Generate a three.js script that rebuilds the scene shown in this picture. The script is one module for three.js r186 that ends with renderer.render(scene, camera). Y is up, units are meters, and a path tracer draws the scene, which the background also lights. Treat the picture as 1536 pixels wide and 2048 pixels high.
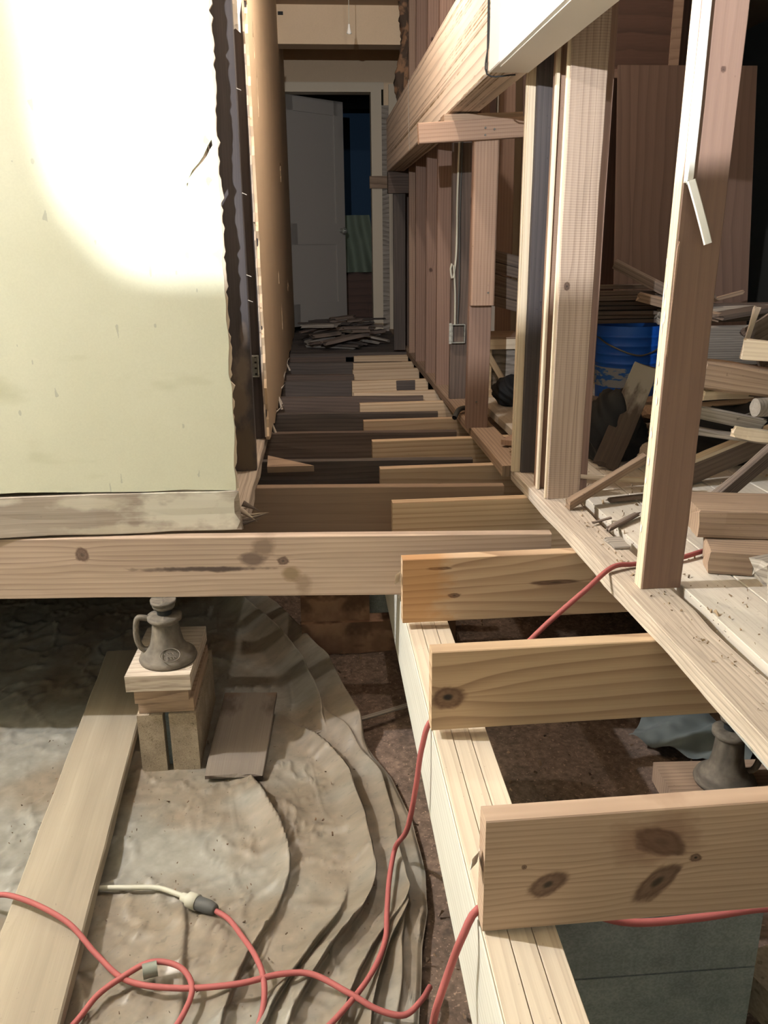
import * as THREE from 'three';
import { mergeGeometries } from 'three/addons/utils/BufferGeometryUtils.js';
import { RectAreaLightUniformsLib } from 'three/addons/lights/RectAreaLightUniformsLib.js';

// ---------------------------------------------------------------- camera, light, exposure
RectAreaLightUniformsLib.init();
const scene = new THREE.Scene();
const camera = new THREE.PerspectiveCamera(62.9, 1536 / 2048, 0.05, 60);
camera.position.set(0, 0.8, 0);
camera.rotation.order = 'YXZ';
camera.rotation.set(-0.31239, -0.0755, -0.00966);
const renderer = new THREE.WebGLRenderer();
renderer.toneMapping = THREE.LinearToneMapping;
renderer.toneMappingExposure = 1.1;
renderer.shadowMap.enabled = true;
scene.background = new THREE.Color().setRGB(0.30, 0.42, 0.62);

// cool fill light, added behind the camera in an invented window
const fillLight = new THREE.RectAreaLight(new THREE.Color().setRGB(0.76, 0.9, 1.0), 2.1, 1.9, 0.62);
fillLight.position.set(-0.25, 1.9, 1.54); fillLight.lookAt(-0.25, 1.9, 0); scene.add(fillLight);
// shaded flood lamp hung above the camera (a beam with a clear rim), and a bare work lamp left of the frame
const LAMP = new THREE.Vector3(-0.2, 1.35, -0.6), AIM = new THREE.Vector3(0.25, 0.1, -0.96).normalize();
const spot = new THREE.SpotLight(new THREE.Color().setRGB(0.96, 0.98, 1.0), 18, 0, 0.645, 0.1, 2);
spot.position.copy(LAMP); spot.target.position.copy(LAMP).add(AIM);
spot.castShadow = true; spot.shadow.radius = 0.3; scene.add(spot, spot.target);
const spill = new THREE.PointLight(new THREE.Color().setRGB(0.95, 0.97, 1.0), 43, 0, 2);
spill.position.set(-2.4, 2.2, -1.8); spill.castShadow = true; spill.shadow.radius = 1.6; scene.add(spill);
// bare bulb with a pull chain on the hall ceiling
const BULB = new THREE.Vector3(0.2, 2.17, -3.1);
const bulbLight = new THREE.PointLight(new THREE.Color().setRGB(1.0, 0.91, 0.8), 4.3, 0, 2);
bulbLight.position.copy(BULB); bulbLight.castShadow = true; bulbLight.shadow.radius = 1.4; scene.add(bulbLight);

// ---------------------------------------------------------------- helpers
const V = (x, y, z) => new THREE.Vector3(x, y, z);
function rng(seed) { let a = seed * 2654435761 >>> 0 || 1; return () => { a |= 0; a = a + 0x6D2B79F5 | 0; let t = Math.imul(a ^ a >>> 15, 1 | a); t = t + Math.imul(t ^ t >>> 7, 61 | t) ^ t; return ((t ^ t >>> 14) >>> 0) / 4294967296; }; }
const NT = new Float32Array(65536); { const r = rng(77); for (let i = 0; i < 65536; i++) NT[i] = r(); }
function noise(x, y) {           // value noise 0..1
  const xi = Math.floor(x), yi = Math.floor(y), fx = x - xi, fy = y - yi;
  const u = fx * fx * (3 - 2 * fx), v = fy * fy * (3 - 2 * fy);
  const a = NT[((xi & 255) << 8) | (yi & 255)], b = NT[(((xi + 1) & 255) << 8) | (yi & 255)];
  const c = NT[((xi & 255) << 8) | ((yi + 1) & 255)], d = NT[(((xi + 1) & 255) << 8) | ((yi + 1) & 255)];
  return a + (b - a) * u + (c - a) * v + (a - b - c + d) * u * v;
}
const fbm = (x, y) => 0.5 * noise(x, y) + 0.27 * noise(x * 2.1 + 7, y * 2.1 + 3) + 0.15 * noise(x * 4.3 + 1, y * 4.3 + 9) + 0.08 * noise(x * 8.7, y * 8.7 + 5);
const clamp = (x, a = 0, b = 1) => Math.min(b, Math.max(a, x));
const sstep = (a, b, x) => { const t = clamp((x - a) / (b - a)); return t * t * (3 - 2 * t); };
const names = {};
function numbered(n) { const k = names[n] = (names[n] ?? -1) + 1; return k ? n + '_' + String(k).padStart(3, '0') : n; }
function tag(o, label, category, group, kind) { if (label) o.userData.label = label; if (category) o.userData.category = category; if (group) o.userData.group = group; if (kind) o.userData.kind = kind; return o; }
function mesh(name, geo, mat, parent = scene) {
  const m = new THREE.Mesh(geo, mat); m.name = parent === scene ? numbered(name) : name; m.castShadow = m.receiveShadow = true; parent.add(m); return m;
}
function group(name, label, category, grp, kind) { const g = new THREE.Group(); g.name = numbered(name); scene.add(g); return tag(g, label, category, grp, kind); }
function structure(o) { o.userData.kind = 'structure'; return o; }
const flat = g => { const n = g.index ? g.toNonIndexed() : g; n.computeVertexNormals(); return n; };
function tex(w, h, fn, srgb = true, rep = true) {
  const d = new Uint8Array(w * h * 4), c = [0, 0, 0];
  for (let j = 0; j < h; j++) for (let i = 0; i < w; i++) { fn((i + .5) / w, (j + .5) / h, c); const k = (j * w + i) * 4; d[k] = clamp(c[0], 0, 255); d[k + 1] = clamp(c[1], 0, 255); d[k + 2] = clamp(c[2], 0, 255); d[k + 3] = 255; }
  const t = new THREE.DataTexture(d, w, h); t.magFilter = THREE.LinearFilter; t.minFilter = THREE.LinearMipmapLinearFilter; t.generateMipmaps = true;
  if (srgb) t.colorSpace = THREE.SRGBColorSpace; if (rep) t.wrapS = t.wrapT = THREE.MirroredRepeatWrapping; t.needsUpdate = true; return t;
}
// wood: lx by ly metres of board face; rings, fibres, knots, stains, saw marks
function wood(o) {
  const { w = 1024, h = 256, lx = 2.4, ly = 0.3, light, dark, ring = 0.016, con = 0.55, fib = 0.25, blotch = 0.25, knots = [], stains = [], saw = 0, seed = 1, sharp = 2.5, specks = 0, curve = 0.03, desat = 0.38 } = o;
  const s = seed * 13.7;
  return tex(w, h, (u, v, c) => {
    const X = u * lx, Y = v * ly;
    let t = (Y + (noise(X * 1.1 + s, Y * 5 + s) - .5) * curve + (noise(X * 5 + s, Y * 20) - .5) * .005) / ring;
    let kd = 0, kc = 0;
    for (const k of knots) {       // x, y, rx, ry, pull on the rings, turn
      const ca = Math.cos(k[5] ?? 0), sa = Math.sin(k[5] ?? 0), ax = X - k[0], ay = Y - k[1], dx = (ax * ca + ay * sa) / k[2], dy = (-ax * sa + ay * ca) / k[3];
      const d = Math.sqrt(dx * dx + dy * dy) * (1 + .55 * (fbm(dx * 1.3 + s + k[0] * 31, dy * 1.3 + k[0] * 9) - .5));
      t += (k[4] ?? 1.5) * Math.tanh(ay / k[3] * 1.6) * Math.exp(-Math.sqrt(dx * dx * .22 + dy * dy * .5) * .9);
      if (d < 1.6) { const e = 1 - sstep(.75, 1.3, d); kd = Math.max(kd, e * (.55 + .16 * noise(dx * 5 + s, dy * 7) + .2 * sstep(.6, .95, d) * (1 - sstep(.95, 1.2, d)))); kc = Math.max(kc, (k[6] ?? .4) * (1 - sstep(.12, .42, d))); }
    }
    const f = t - Math.floor(t), rg = Math.pow(f, sharp) * (1 - sstep(.93, 1, f)) * (.55 + .9 * noise(t * .9 + s, X * .7));
    const fb = noise(X * 9 + s, Y * 700 + s) - .5, b = fbm(X * 1.5 + s, Y * 9 + s) - .5;
    let m = rg * con + fb * fib + b * blotch;
    if (saw) m += (Math.sin(X * 900 + noise(X * 3, Y * 10) * 9) * .5) * saw * noise(X * 4 + s, Y * 6);
    if (specks) { const q = noise(X * 160 + s, Y * 160); if (q > 1 - specks) m += .5; }
    m = m * (1 - kd);
    for (let i = 0; i < 3; i++) { let q = light[i] + (dark[i] - light[i]) * m; q = q * (1 - kd) + (dark[i] * (i === 0 ? .62 : i === 1 ? .5 : .42)) * kd; q *= 1 - kc; c[i] = q; }
    const lum = .35 * c[0] + .5 * c[1] + .15 * c[2]; for (let i = 0; i < 3; i++) c[i] += (lum - c[i]) * desat;
    for (const q of stains) {
      const dx = (X - q[0]) / q[2], dy = (Y - q[1]) / q[3], e = clamp(1.25 - Math.sqrt(dx * dx + dy * dy) + (fbm(X * 22 + s, Y * 40) - .5) * 1.1) * q[4];
      const a = clamp(e * 1.6, 0, q[4]); for (let i = 0; i < 3; i++) c[i] += (q[5][i] - c[i]) * a;
    }
  });
}
const std = (map, rough = .8, extra = {}) => new THREE.MeshStandardMaterial({ map, roughness: rough, metalness: 0, ...extra });
const plain = (r, g, b, rough = .8, extra = {}) => new THREE.MeshStandardMaterial({ color: new THREE.Color(r / 255, g / 255, b / 255).convertSRGBToLinear(), roughness: rough, ...extra });

// board along +X, W along Y, T along Z. chamfered; ends may be broken (j0, j1), edges may be worn (wob)
function plank({ L, W, T, ch = .0015, segs = 1, wob = 0, j0 = 0, j1 = 0, seed = 1, lx = 2.4, ly = .3, fit = false, bow = 0 }) {
  const r = rng(seed + 11), c = Math.min(ch, T * .3, W * .3), P = [];
  const worn = wob > 0 || j0 > 0 || j1 > 0, ny = worn ? Math.max(2, Math.round(W / .025)) : 1, nz = worn ? 2 : 1;
  const y = W / 2, z = T / 2;
  for (let i = 0; i <= ny; i++) P.push([-y + c + (W - 2 * c) * i / ny, z]);
  for (let i = 0; i <= nz; i++) P.push([y, z - c - (T - 2 * c) * i / nz]);
  for (let i = 0; i <= ny; i++) P.push([y - c - (W - 2 * c) * i / ny, -z]);
  for (let i = 0; i <= nz; i++) P.push([-y, -z + c + (T - 2 * c) * i / nz]);
  const n = P.length, u0 = fit ? 0 : r() * 2, v0 = fit ? 0 : r() * 2, pos = [], uv = [], idx = [], per = [0];
  for (let k = 1; k <= n; k++) { const a = P[k - 1], b = P[k % n]; per.push(per[k - 1] + Math.hypot(a[0] - b[0], a[1] - b[1])); }
  const jag = [P.map(() => 0), P.map(() => 0)];
  if (j0) jag[0] = P.map(() => r() * j0); if (j1) jag[1] = P.map(() => r() * j1);
  for (let i = 0; i <= segs; i++) for (let k = 0; k <= n; k++) {
    const p = P[k % n]; let x = -L / 2 + L * i / segs; if (i === 0) x += jag[0][k % n]; if (i === segs) x -= jag[1][k % n];
    const w = wob ? (noise(x * 9 + seed * 3.1, p[0] * 25 + p[1] * 40 + seed) - .5) * 2 * wob : 0, b = bow * (1 - 4 * x * x / (L * L));
    pos.push(x, p[0] + w * Math.sign(p[0]), p[1] + w * Math.sign(p[1]) * .8 + b);
    if (fit) uv.push((x + L / 2) / L, Math.abs(p[1]) > z - 1e-6 ? (p[0] + y) / W : p[0] > 0 ? .955 + .04 * (p[1] + z) / T : .04 - .04 * (p[1] + z) / T);
    else uv.push(x / lx + u0, per[k] / ly + v0);
  }
  for (let i = 0; i < segs; i++) for (let k = 0; k < n; k++) { const a = i * (n + 1) + k, b = a + n + 1; idx.push(a, b, a + 1, a + 1, b, b + 1); }
  for (const e of [0, 1]) {          // caps
    const base = pos.length / 3; let mx = 0; for (let k = 0; k < n; k++) mx += (e ? -jag[1][k] : jag[0][k]) / n;
    pos.push((e ? L / 2 : -L / 2) + mx * .5, 0, bow * 0); uv.push(u0 + .3, v0 + .5);
    for (let k = 0; k <= n; k++) { const s = ((e ? segs : 0) * (n + 1) + k) * 3; pos.push(pos[s], pos[s + 1], pos[s + 2]); uv.push(u0 + .3 + P[k % n][1] / lx, fit ? clamp((P[k % n][0] + y) / W, .02, .98) : v0 + .5 + P[k % n][0] / ly); }
    for (let k = 0; k < n; k++) e ? idx.push(base, base + 1 + k, base + 2 + k) : idx.push(base, base + 2 + k, base + 1 + k);
  }
  // winding: profile runs (+z face, then +y ...) so flip to face outward
  for (let i = 0; i < idx.length; i += 3) { const t = idx[i + 1]; idx[i + 1] = idx[i + 2]; idx[i + 2] = t; }
  const g = new THREE.BufferGeometry(); g.setAttribute('position', new THREE.Float32BufferAttribute(pos, 3)); g.setAttribute('uv', new THREE.Float32BufferAttribute(uv, 2)); g.setIndex(idx);
  return flat(g);
}
let SEED = 1;
// a board from A to B; W lies along `up`
function beam(name, A, B, W, T, mat, up = V(0, 1, 0), opts = {}, parent = scene) {
  const L = A.distanceTo(B), g = plank({ L, W, T, seed: SEED++, ...opts }), m = mesh(name, g, mat, parent);
  const x = B.clone().sub(A).normalize(), z = x.clone().cross(up).normalize(), y = z.clone().cross(x);
  m.quaternion.setFromRotationMatrix(new THREE.Matrix4().makeBasis(x, y, z)); m.position.copy(A).add(B).multiplyScalar(.5); return m;
}
function box(name, x0, x1, y0, y1, z0, z1, mat, parent = scene, uvm = 1) {     // axis box, uv in metres / uvm
  const g = new THREE.BoxGeometry(x1 - x0, y1 - y0, z1 - z0), p = g.attributes.position, n = g.attributes.normal, uv = g.attributes.uv;
  for (let i = 0; i < p.count; i++) { const X = p.getX(i) + (x0 + x1) / 2, Y = p.getY(i) + (y0 + y1) / 2, Z = p.getZ(i) + (z0 + z1) / 2; if (Math.abs(n.getX(i)) > .5) uv.setXY(i, Z / uvm, Y / uvm); else if (Math.abs(n.getY(i)) > .5) uv.setXY(i, X / uvm, Z / uvm); else uv.setXY(i, X / uvm, Y / uvm); }
  const m = mesh(name, g, mat, parent); m.position.set((x0 + x1) / 2, (y0 + y1) / 2, (z0 + z1) / 2); return m;
}
function tube(name, pts, r, mat, parent = scene, seg = 0, rs = 8) {
  const c = new THREE.CatmullRomCurve3(pts, false, 'centripetal'); return mesh(name, new THREE.TubeGeometry(c, seg || pts.length * 10, r, rs, false), mat, parent);
}
// a sheet of board cut to a shape with ragged edges: pts in (a, b), thickness t
function sheetShape(pts, holes, t) {
  const s = new THREE.Shape(pts.map(p => new THREE.Vector2(p[0], p[1])));
  for (const h of holes) s.holes.push(new THREE.Path(h.map(p => new THREE.Vector2(p[0], p[1]))));
  return new THREE.ExtrudeGeometry(s, { depth: t, bevelEnabled: false });
}
function raggedLine(a, b, n, amp, seed) { const r = rng(seed), o = []; for (let i = 0; i <= n; i++) { const t = i / n; o.push([a[0] + (b[0] - a[0]) * t + (r() - .5) * 2 * amp * (r() < .2 ? 1.8 : 1), a[1] + (b[1] - a[1]) * t]); } return o; }

// ---------------------------------------------------------------- materials
const C = {};
C.newA = std(wood({ light: [216, 176, 126], dark: [160, 108, 62], ring: .020, con: .6, fib: .16, seed: 2, specks: .02 }), .72);
C.newB = std(wood({ light: [209, 170, 124], dark: [150, 104, 64], ring: .026, con: .5, fib: .18, seed: 3, knots: [[.9, .12, .02, .016], [2.0, .2, .016, .012]] }), .74);
C.old = std(wood({ light: [104, 80, 66], dark: [58, 44, 38], ring: .018, con: .5, fib: .4, blotch: .7, seed: 4 }), .88);
C.old2 = std(wood({ light: [88, 74, 66], dark: [48, 40, 38], ring: .02, con: .4, fib: .4, blotch: .8, seed: 5 }), .9);
C.stud = std(wood({ light: [176, 130, 98], dark: [120, 78, 54], ring: .014, con: .4, fib: .22, seed: 6, saw: .18, specks: .015 }), .82);
C.studRed = std(wood({ light: [150, 106, 82], dark: [106, 68, 52], ring: .015, con: .45, fib: .25, seed: 7, knots: [[.6, .1, .012, .01], [1.7, .2, .012, .01]] }), .82);
C.studSaw = std(wood({ w: 1024, h: 256, lx: 1.4, ly: .18, light: [172, 140, 114], dark: [108, 78, 60], ring: .017, con: .4, fib: .22, seed: 8, saw: .45, knots: [[.25, .12, .009, .007], [.62, .13, .012, .008], [.95, .05, .011, .008], [1.15, .12, .01, .008]] }), .85);
C.studDark = std(wood({ light: [84, 74, 74], dark: [44, 38, 44], ring: .02, con: .3, fib: .3, blotch: .9, seed: 9, specks: .04 }), .88);
C.pale = std(wood({ light: [232, 205, 164], dark: [190, 148, 100], ring: .013, con: .5, fib: .2, seed: 10 }), .75);
C.gird = std(wood({ lx: 1.6, ly: .2, light: [222, 198, 164], dark: [176, 142, 108], ring: .02, con: .35, fib: .16, seed: 11, specks: .03 }), .75);
C.girdSide = std(wood({ lx: 1.6, ly: .3, light: [206, 202, 186], dark: [156, 148, 126], ring: .02, con: .35, fib: .22, seed: 12 }), .8);
C.header = std(wood({ w: 2048, h: 512, lx: 4.4, ly: .36, light: [236, 212, 188], dark: [110, 84, 68], ring: .04, con: .5, fib: .1, blotch: .12, seed: 13, sharp: 4, curve: .03, stains: Array.from({ length: 22 }, (_, i) => { const r = rng(900 + i); return [r() * 4.4, .01 + r() * .34, .5 + r() * 1.4, .0012 + r() * r() * .006, .55 + r() * .4, [96 + 30 * r(), 70 + 20 * r(), 54]]; }) }), .7);
C.under = std(wood({ light: [186, 156, 130], dark: [140, 108, 84], ring: .03, con: .3, seed: 14 }), .8);
C.ply = std(wood({ w: 1024, h: 512, lx: 1.8, ly: .8, light: [116, 80, 62], dark: [84, 55, 42], ring: .05, con: .5, fib: .2, seed: 15, curve: .2 }), .6);
C.panel = std(wood({ lx: 2, ly: .4, light: [104, 62, 44], dark: [66, 38, 28], ring: .03, con: .5, seed: 16 }), .7);
C.grey = std(wood({ light: [160, 146, 130], dark: [92, 80, 70], ring: .012, con: .6, fib: .5, seed: 17, blotch: .5 }), .92);
C.bark = std(wood({ light: [134, 110, 94], dark: [70, 54, 46], ring: .010, con: .7, fib: .6, seed: 18, blotch: .7 }), .95);
C.scrap = std(wood({ light: [172, 134, 100], dark: [112, 80, 56], ring: .016, con: .5, fib: .3, seed: 19, blotch: .5, specks: .03 }), .88);
C.scrapDark = std(wood({ light: [118, 94, 76], dark: [66, 52, 44], ring: .018, con: .5, fib: .4, seed: 20, blotch: .6 }), .9);
C.floorB = std(wood({ light: [216, 202, 180], dark: [168, 146, 122], ring: .022, con: .2, fib: .25, seed: 21, blotch: .5, specks: .06 }), .88);
C.dirtyPlank = std(wood({ lx: 1.4, ly: .2, light: [152, 134, 106], dark: [114, 96, 74], ring: .03, con: .1, fib: .15, seed: 22, blotch: 1.0, specks: .02 }), .85);
C.white = plain(236, 232, 224, .55);
C.plate = std(wood({ light: [194, 172, 146], dark: [130, 106, 86], ring: .012, con: .5, fib: .45, seed: 23, blotch: .6 }), .9);
C.nail = plain(120, 116, 110, .4, { metalness: .8 });
C.iron = std(tex(128, 128, (u, v, c) => { const n = fbm(u * 14, v * 14), q = 62 + 60 * n; c[0] = q * 1.08; c[1] = q; c[2] = q * .9; }), .8, { metalness: .15 });
C.ironDark = plain(44, 46, 48, .65, { metalness: .3 });
C.galv = std(tex(128, 128, (u, v, c) => { const n = fbm(u * 10, v * 10); c[0] = c[1] = 130 + 60 * n; c[2] = 122 + 60 * n; const d = Math.hypot((u * 3 % 1) - .5, (v * 4 % 1) - .5); if (d < .16) c[0] = c[1] = c[2] = 40; }), .6, { metalness: .4 });
C.redCord = plain(152, 80, 78, .75);
C.whiteCord = plain(178, 175, 160, .65);
C.blackRubber = plain(70, 70, 68, .7);
C.tape = plain(118, 122, 112, .5);
C.black = plain(24, 25, 28, .7);
C.concrete = std(tex(512, 512, (u, v, c) => { const n = fbm(u * 9, v * 9), g = noise(u * 190, v * 190), p = noise(u * 90, v * 90) > .86 ? -26 : 0; c[0] = 112 + 40 * n + 26 * g + p; c[1] = 100 + 38 * n + 24 * g + p; c[2] = 84 + 36 * n + 22 * g + p; }), .95);
C.concreteGrey = std(tex(512, 512, (u, v, c) => { const n = fbm(u * 9 + 3, v * 9), g = noise(u * 160, v * 160); c[0] = 96 + 34 * n + 22 * g; c[1] = 104 + 34 * n + 22 * g; c[2] = 104 + 34 * n + 22 * g; }), .95);
C.stained = std(tex(512, 512, (u, v, c) => { const n = fbm(u * 6, v * 6), m = fbm(u * 14 + 3, v * 14), k = sstep(.5, .62, n); c[0] = 112 + 50 * m - 40 * k; c[1] = 84 + 42 * m - 32 * k; c[2] = 66 + 34 * m - 26 * k; }), .95);
C.soil = std(tex(1024, 1024, (u, v, c) => { const n = fbm(u * 12, v * 12), g = fbm(u * 90, v * 90), k = noise(u * 260, v * 260); const q = .55 + .35 * n + .5 * (g - .5) + (k > .88 ? .35 : 0); c[0] = 134 * q; c[1] = 112 * q; c[2] = 97 * q; }), .97, { bumpMap: null });
C.plastic = new THREE.MeshPhysicalMaterial({ roughness: .5, clearcoat: .35, clearcoatRoughness: .35, map: tex(1024, 1024, (u, v, c) => { const d = sstep(.38, .66, fbm(u * 5 + 2, v * 5)), g = fbm(u * 60, v * 60), s = noise(u * 180, v * 180) > .9 ? 1 : 0; const q = .9 + .25 * (g - .5) - .12 * s * d; c[0] = (142 - 12 * d) * q; c[1] = (139 - 21 * d) * q; c[2] = (130 - 28 * d) * q; }) });
C.plaster = std(tex(1024, 1024, (u, v, c) => { const n = fbm(u * 5, v * 5), s = noise(u * 60 + 5, v * 22), g = noise(u * 300, v * 300), k = s > .93 && n > .5 ? 24 : 0, m = sstep(.58, .75, fbm(u * 3 + 9, v * 9 + 4)) * 16; c[0] = 192 + 8 * n + 4 * g - k - m; c[1] = 191 + 8 * n + 4 * g - k - m; c[2] = 168 + 10 * n + 4 * g - k * .8 - m * 1.2; }), .75);
C.tan = std(tex(512, 512, (u, v, c) => { const n = fbm(u * 5, v * 5), g = noise(u * 200, v * 200); c[0] = 218 + 10 * n + 4 * g; c[1] = 192 + 10 * n + 4 * g; c[2] = 160 + 10 * n + 4 * g; }), .75);
C.core = plain(196, 180, 162, .95);
C.doorPaint = plain(168, 162, 156, .5);
C.trimPaint = plain(206, 192, 170, .6);
C.ceil = plain(168, 146, 122, .9);
C.darkWall = plain(112, 116, 118, .9);
C.blueWall = plain(62, 92, 124, .9);
C.base = std(wood({ w: 2048, h: 128, lx: 2.77, ly: .118, light: [160, 140, 120], dark: [110, 90, 74], ring: .03, con: .2, fib: .35, seed: 24, blotch: .6, specks: .01, stains: [[2.62, .06, .16, .07, .85, [202, 198, 182]], [2.35, .095, .12, .02, .7, [196, 190, 172]], [2.1, .105, .05, .012, .7, [200, 194, 178]], [1.9, .1, .03, .008, .7, [204, 198, 182]], [2.4, .015, .14, .014, .6, [190, 182, 164]], [1.6, .106, .25, .008, .5, [188, 180, 160]], [2.0, .07, .006, .006, 1, [60, 50, 44]]] }), .85);

// ---------------------------------------------------------------- shell of the house
const GY = -0.72;
{ // soil in the crawl space
  const nx = 150, nz = 190, g = new THREE.PlaneGeometry(7, 14, nx, nz); g.rotateX(-Math.PI / 2);
  const p = g.attributes.position, uv = g.attributes.uv;
  for (let i = 0; i < p.count; i++) { const x = p.getX(i) + .2, z = p.getZ(i) - 4.4; p.setXYZ(i, x, GY - .012 + (fbm(x * 3 + 9, z * 3) - .5) * .05 + (noise(x * 22, z * 22) - .5) * .014, z); uv.setXY(i, x / 1.1, z / 1.1); }
  g.computeVertexNormals(); structure(tag(mesh('ground', g, C.soil), 'bare dark soil of the open crawl space', 'soil'));
}
structure(tag(box('wall_outer_left', -3.2, -3.0, GY, 2.5, -11.2, 2.5, C.plaster), 'outer wall of the house', 'wall'));
structure(tag(box('wall_outer_right', 3.4, 3.6, GY, 2.5, -11.2, 2.5, C.darkWall), 'dark outer wall behind the debris room', 'wall'));
structure(tag(box('wall_far', -3.2, 3.6, GY, 2.5, -11.4, -11.2, C.blueWall), 'far wall of the room past the open door', 'wall'));
structure(tag(box('ceiling', -3.2, 3.6, 2.34, 2.5, -11.4, 2.5, C.ceil), 'tan painted ceiling', 'ceiling'));
{ // wall behind the camera; its unseen window is added to hold the fill light
  const w = structure(group('wall_back', 'wall behind the viewer with the added fill light window', 'wall'));
  const z0 = 1.6, z1 = 1.75;
  box('panel', -3.2, -1.25, GY, 2.34, z0, z1, C.plaster, w); box('panel', .75, 3.6, GY, 2.34, z0, z1, C.plaster, w);
  box('panel', -1.25, .75, GY, 1.54, z0, z1, C.plaster, w); box('panel', -1.25, .75, 2.26, 2.34, z0, z1, C.plaster, w);
  const f = structure(group('window_1', 'added window for fill light behind the viewer', 'window'));
  box('frame', -1.25, -1.2, 1.54, 2.26, 1.63, 1.7, C.trimPaint, f); box('frame', .7, .75, 1.54, 2.26, 1.63, 1.7, C.trimPaint, f); box('frame', -1.2, .7, 1.54, 1.59, 1.63, 1.7, C.trimPaint, f); box('frame', -1.2, .7, 2.21, 2.26, 1.63, 1.7, C.trimPaint, f);
  box('pane', -1.2, .7, 1.59, 2.21, 1.665, 1.67, new THREE.MeshPhysicalMaterial({ transmission: 1, thickness: 0, roughness: 0, color: 0xffffff }), f);
}
// left wall that faces the camera: drywall with a ragged, torn end and a crack
{
  const w = structure(group('wall_left', 'cream painted drywall with a torn end and a crack', 'wall'));
  const edge = raggedLine([-.246, .125], [-.228, 2.34], 60, .0035, 5); edge.push([-3, 2.34], [-3, .135]);
  for (let i = 0; i < 24; i++) edge.push([-3 + 2.72 * i / 24, .135 - (i > 20 ? .006 : 0) + (i % 2) * .003]);
  const crack = [[-.252, 1.05], [-.262, 1.036], [-.276, 1.01], [-.288, .995], [-.305, .978], [-.318, .955], [-.314, .961], [-.296, .981], [-.278, .998], [-.266, 1.012], [-.258, 1.026], [-.2505, 1.036]];
  const g = sheetShape(edge, [crack, [[-.322, .945], [-.318, .949], [-.321, .938]]], .014);
  const m = mesh('drywall', g, C.plaster, w); m.position.z = -2.344;
  const r = rng(8);
  const strip = raggedLine([-.2445, .13], [-.2265, 2.34], 150, .0042, 55).map(p => [p[0] + .002, p[1]]);
  mesh('torn_paper', sheetShape([...strip, [-.236, 2.34], [-.252, .13]], [], .01), C.core, w).position.z = -2.343;
  const b = beam('baseboard_ply', V(-3, .066, -2.337), V(-.232, .066, -2.337), .118, .022, C.base, V(0, 1, 0), { fit: true, segs: 40, wob: .003, j1: .03, seed: 3 }, w); b.name = 'base_board';
  box('bottom_plate', -3, -.33, .004, .042, -2.44, -2.346, C.old, w, 1);
  box('back_panel', -3, -.33, .05, 2.34, -2.46, -2.446, C.core, w, 1);
  for (const x of [-.75, -1.15, -1.55, -2, -2.5]) box('stud', x, x + .038, .042, 2.34, -2.44, -2.348, C.studDark, w);
  for (let i = 0; i < 7; i++) { const t = new THREE.ConeGeometry(.006 + r() * .006, .05 + r() * .05, 4); t.scale(1, 1, .35); t.rotateZ(-1.2 - r() * 1.1); t.translate(-.222 + r() * .02, .012 + r() * .05, -2.345 - r() * .05); mesh('splinter', t, i % 2 ? C.core : C.bark, w); }
}
// the floor of the room behind the left wall, dark crawl space below it
structure(tag(box('floor_left', -3, -.33, .0, .022, -7.8, -2.47, C.old), 'old board floor behind the cream wall', 'floor'));
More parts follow.
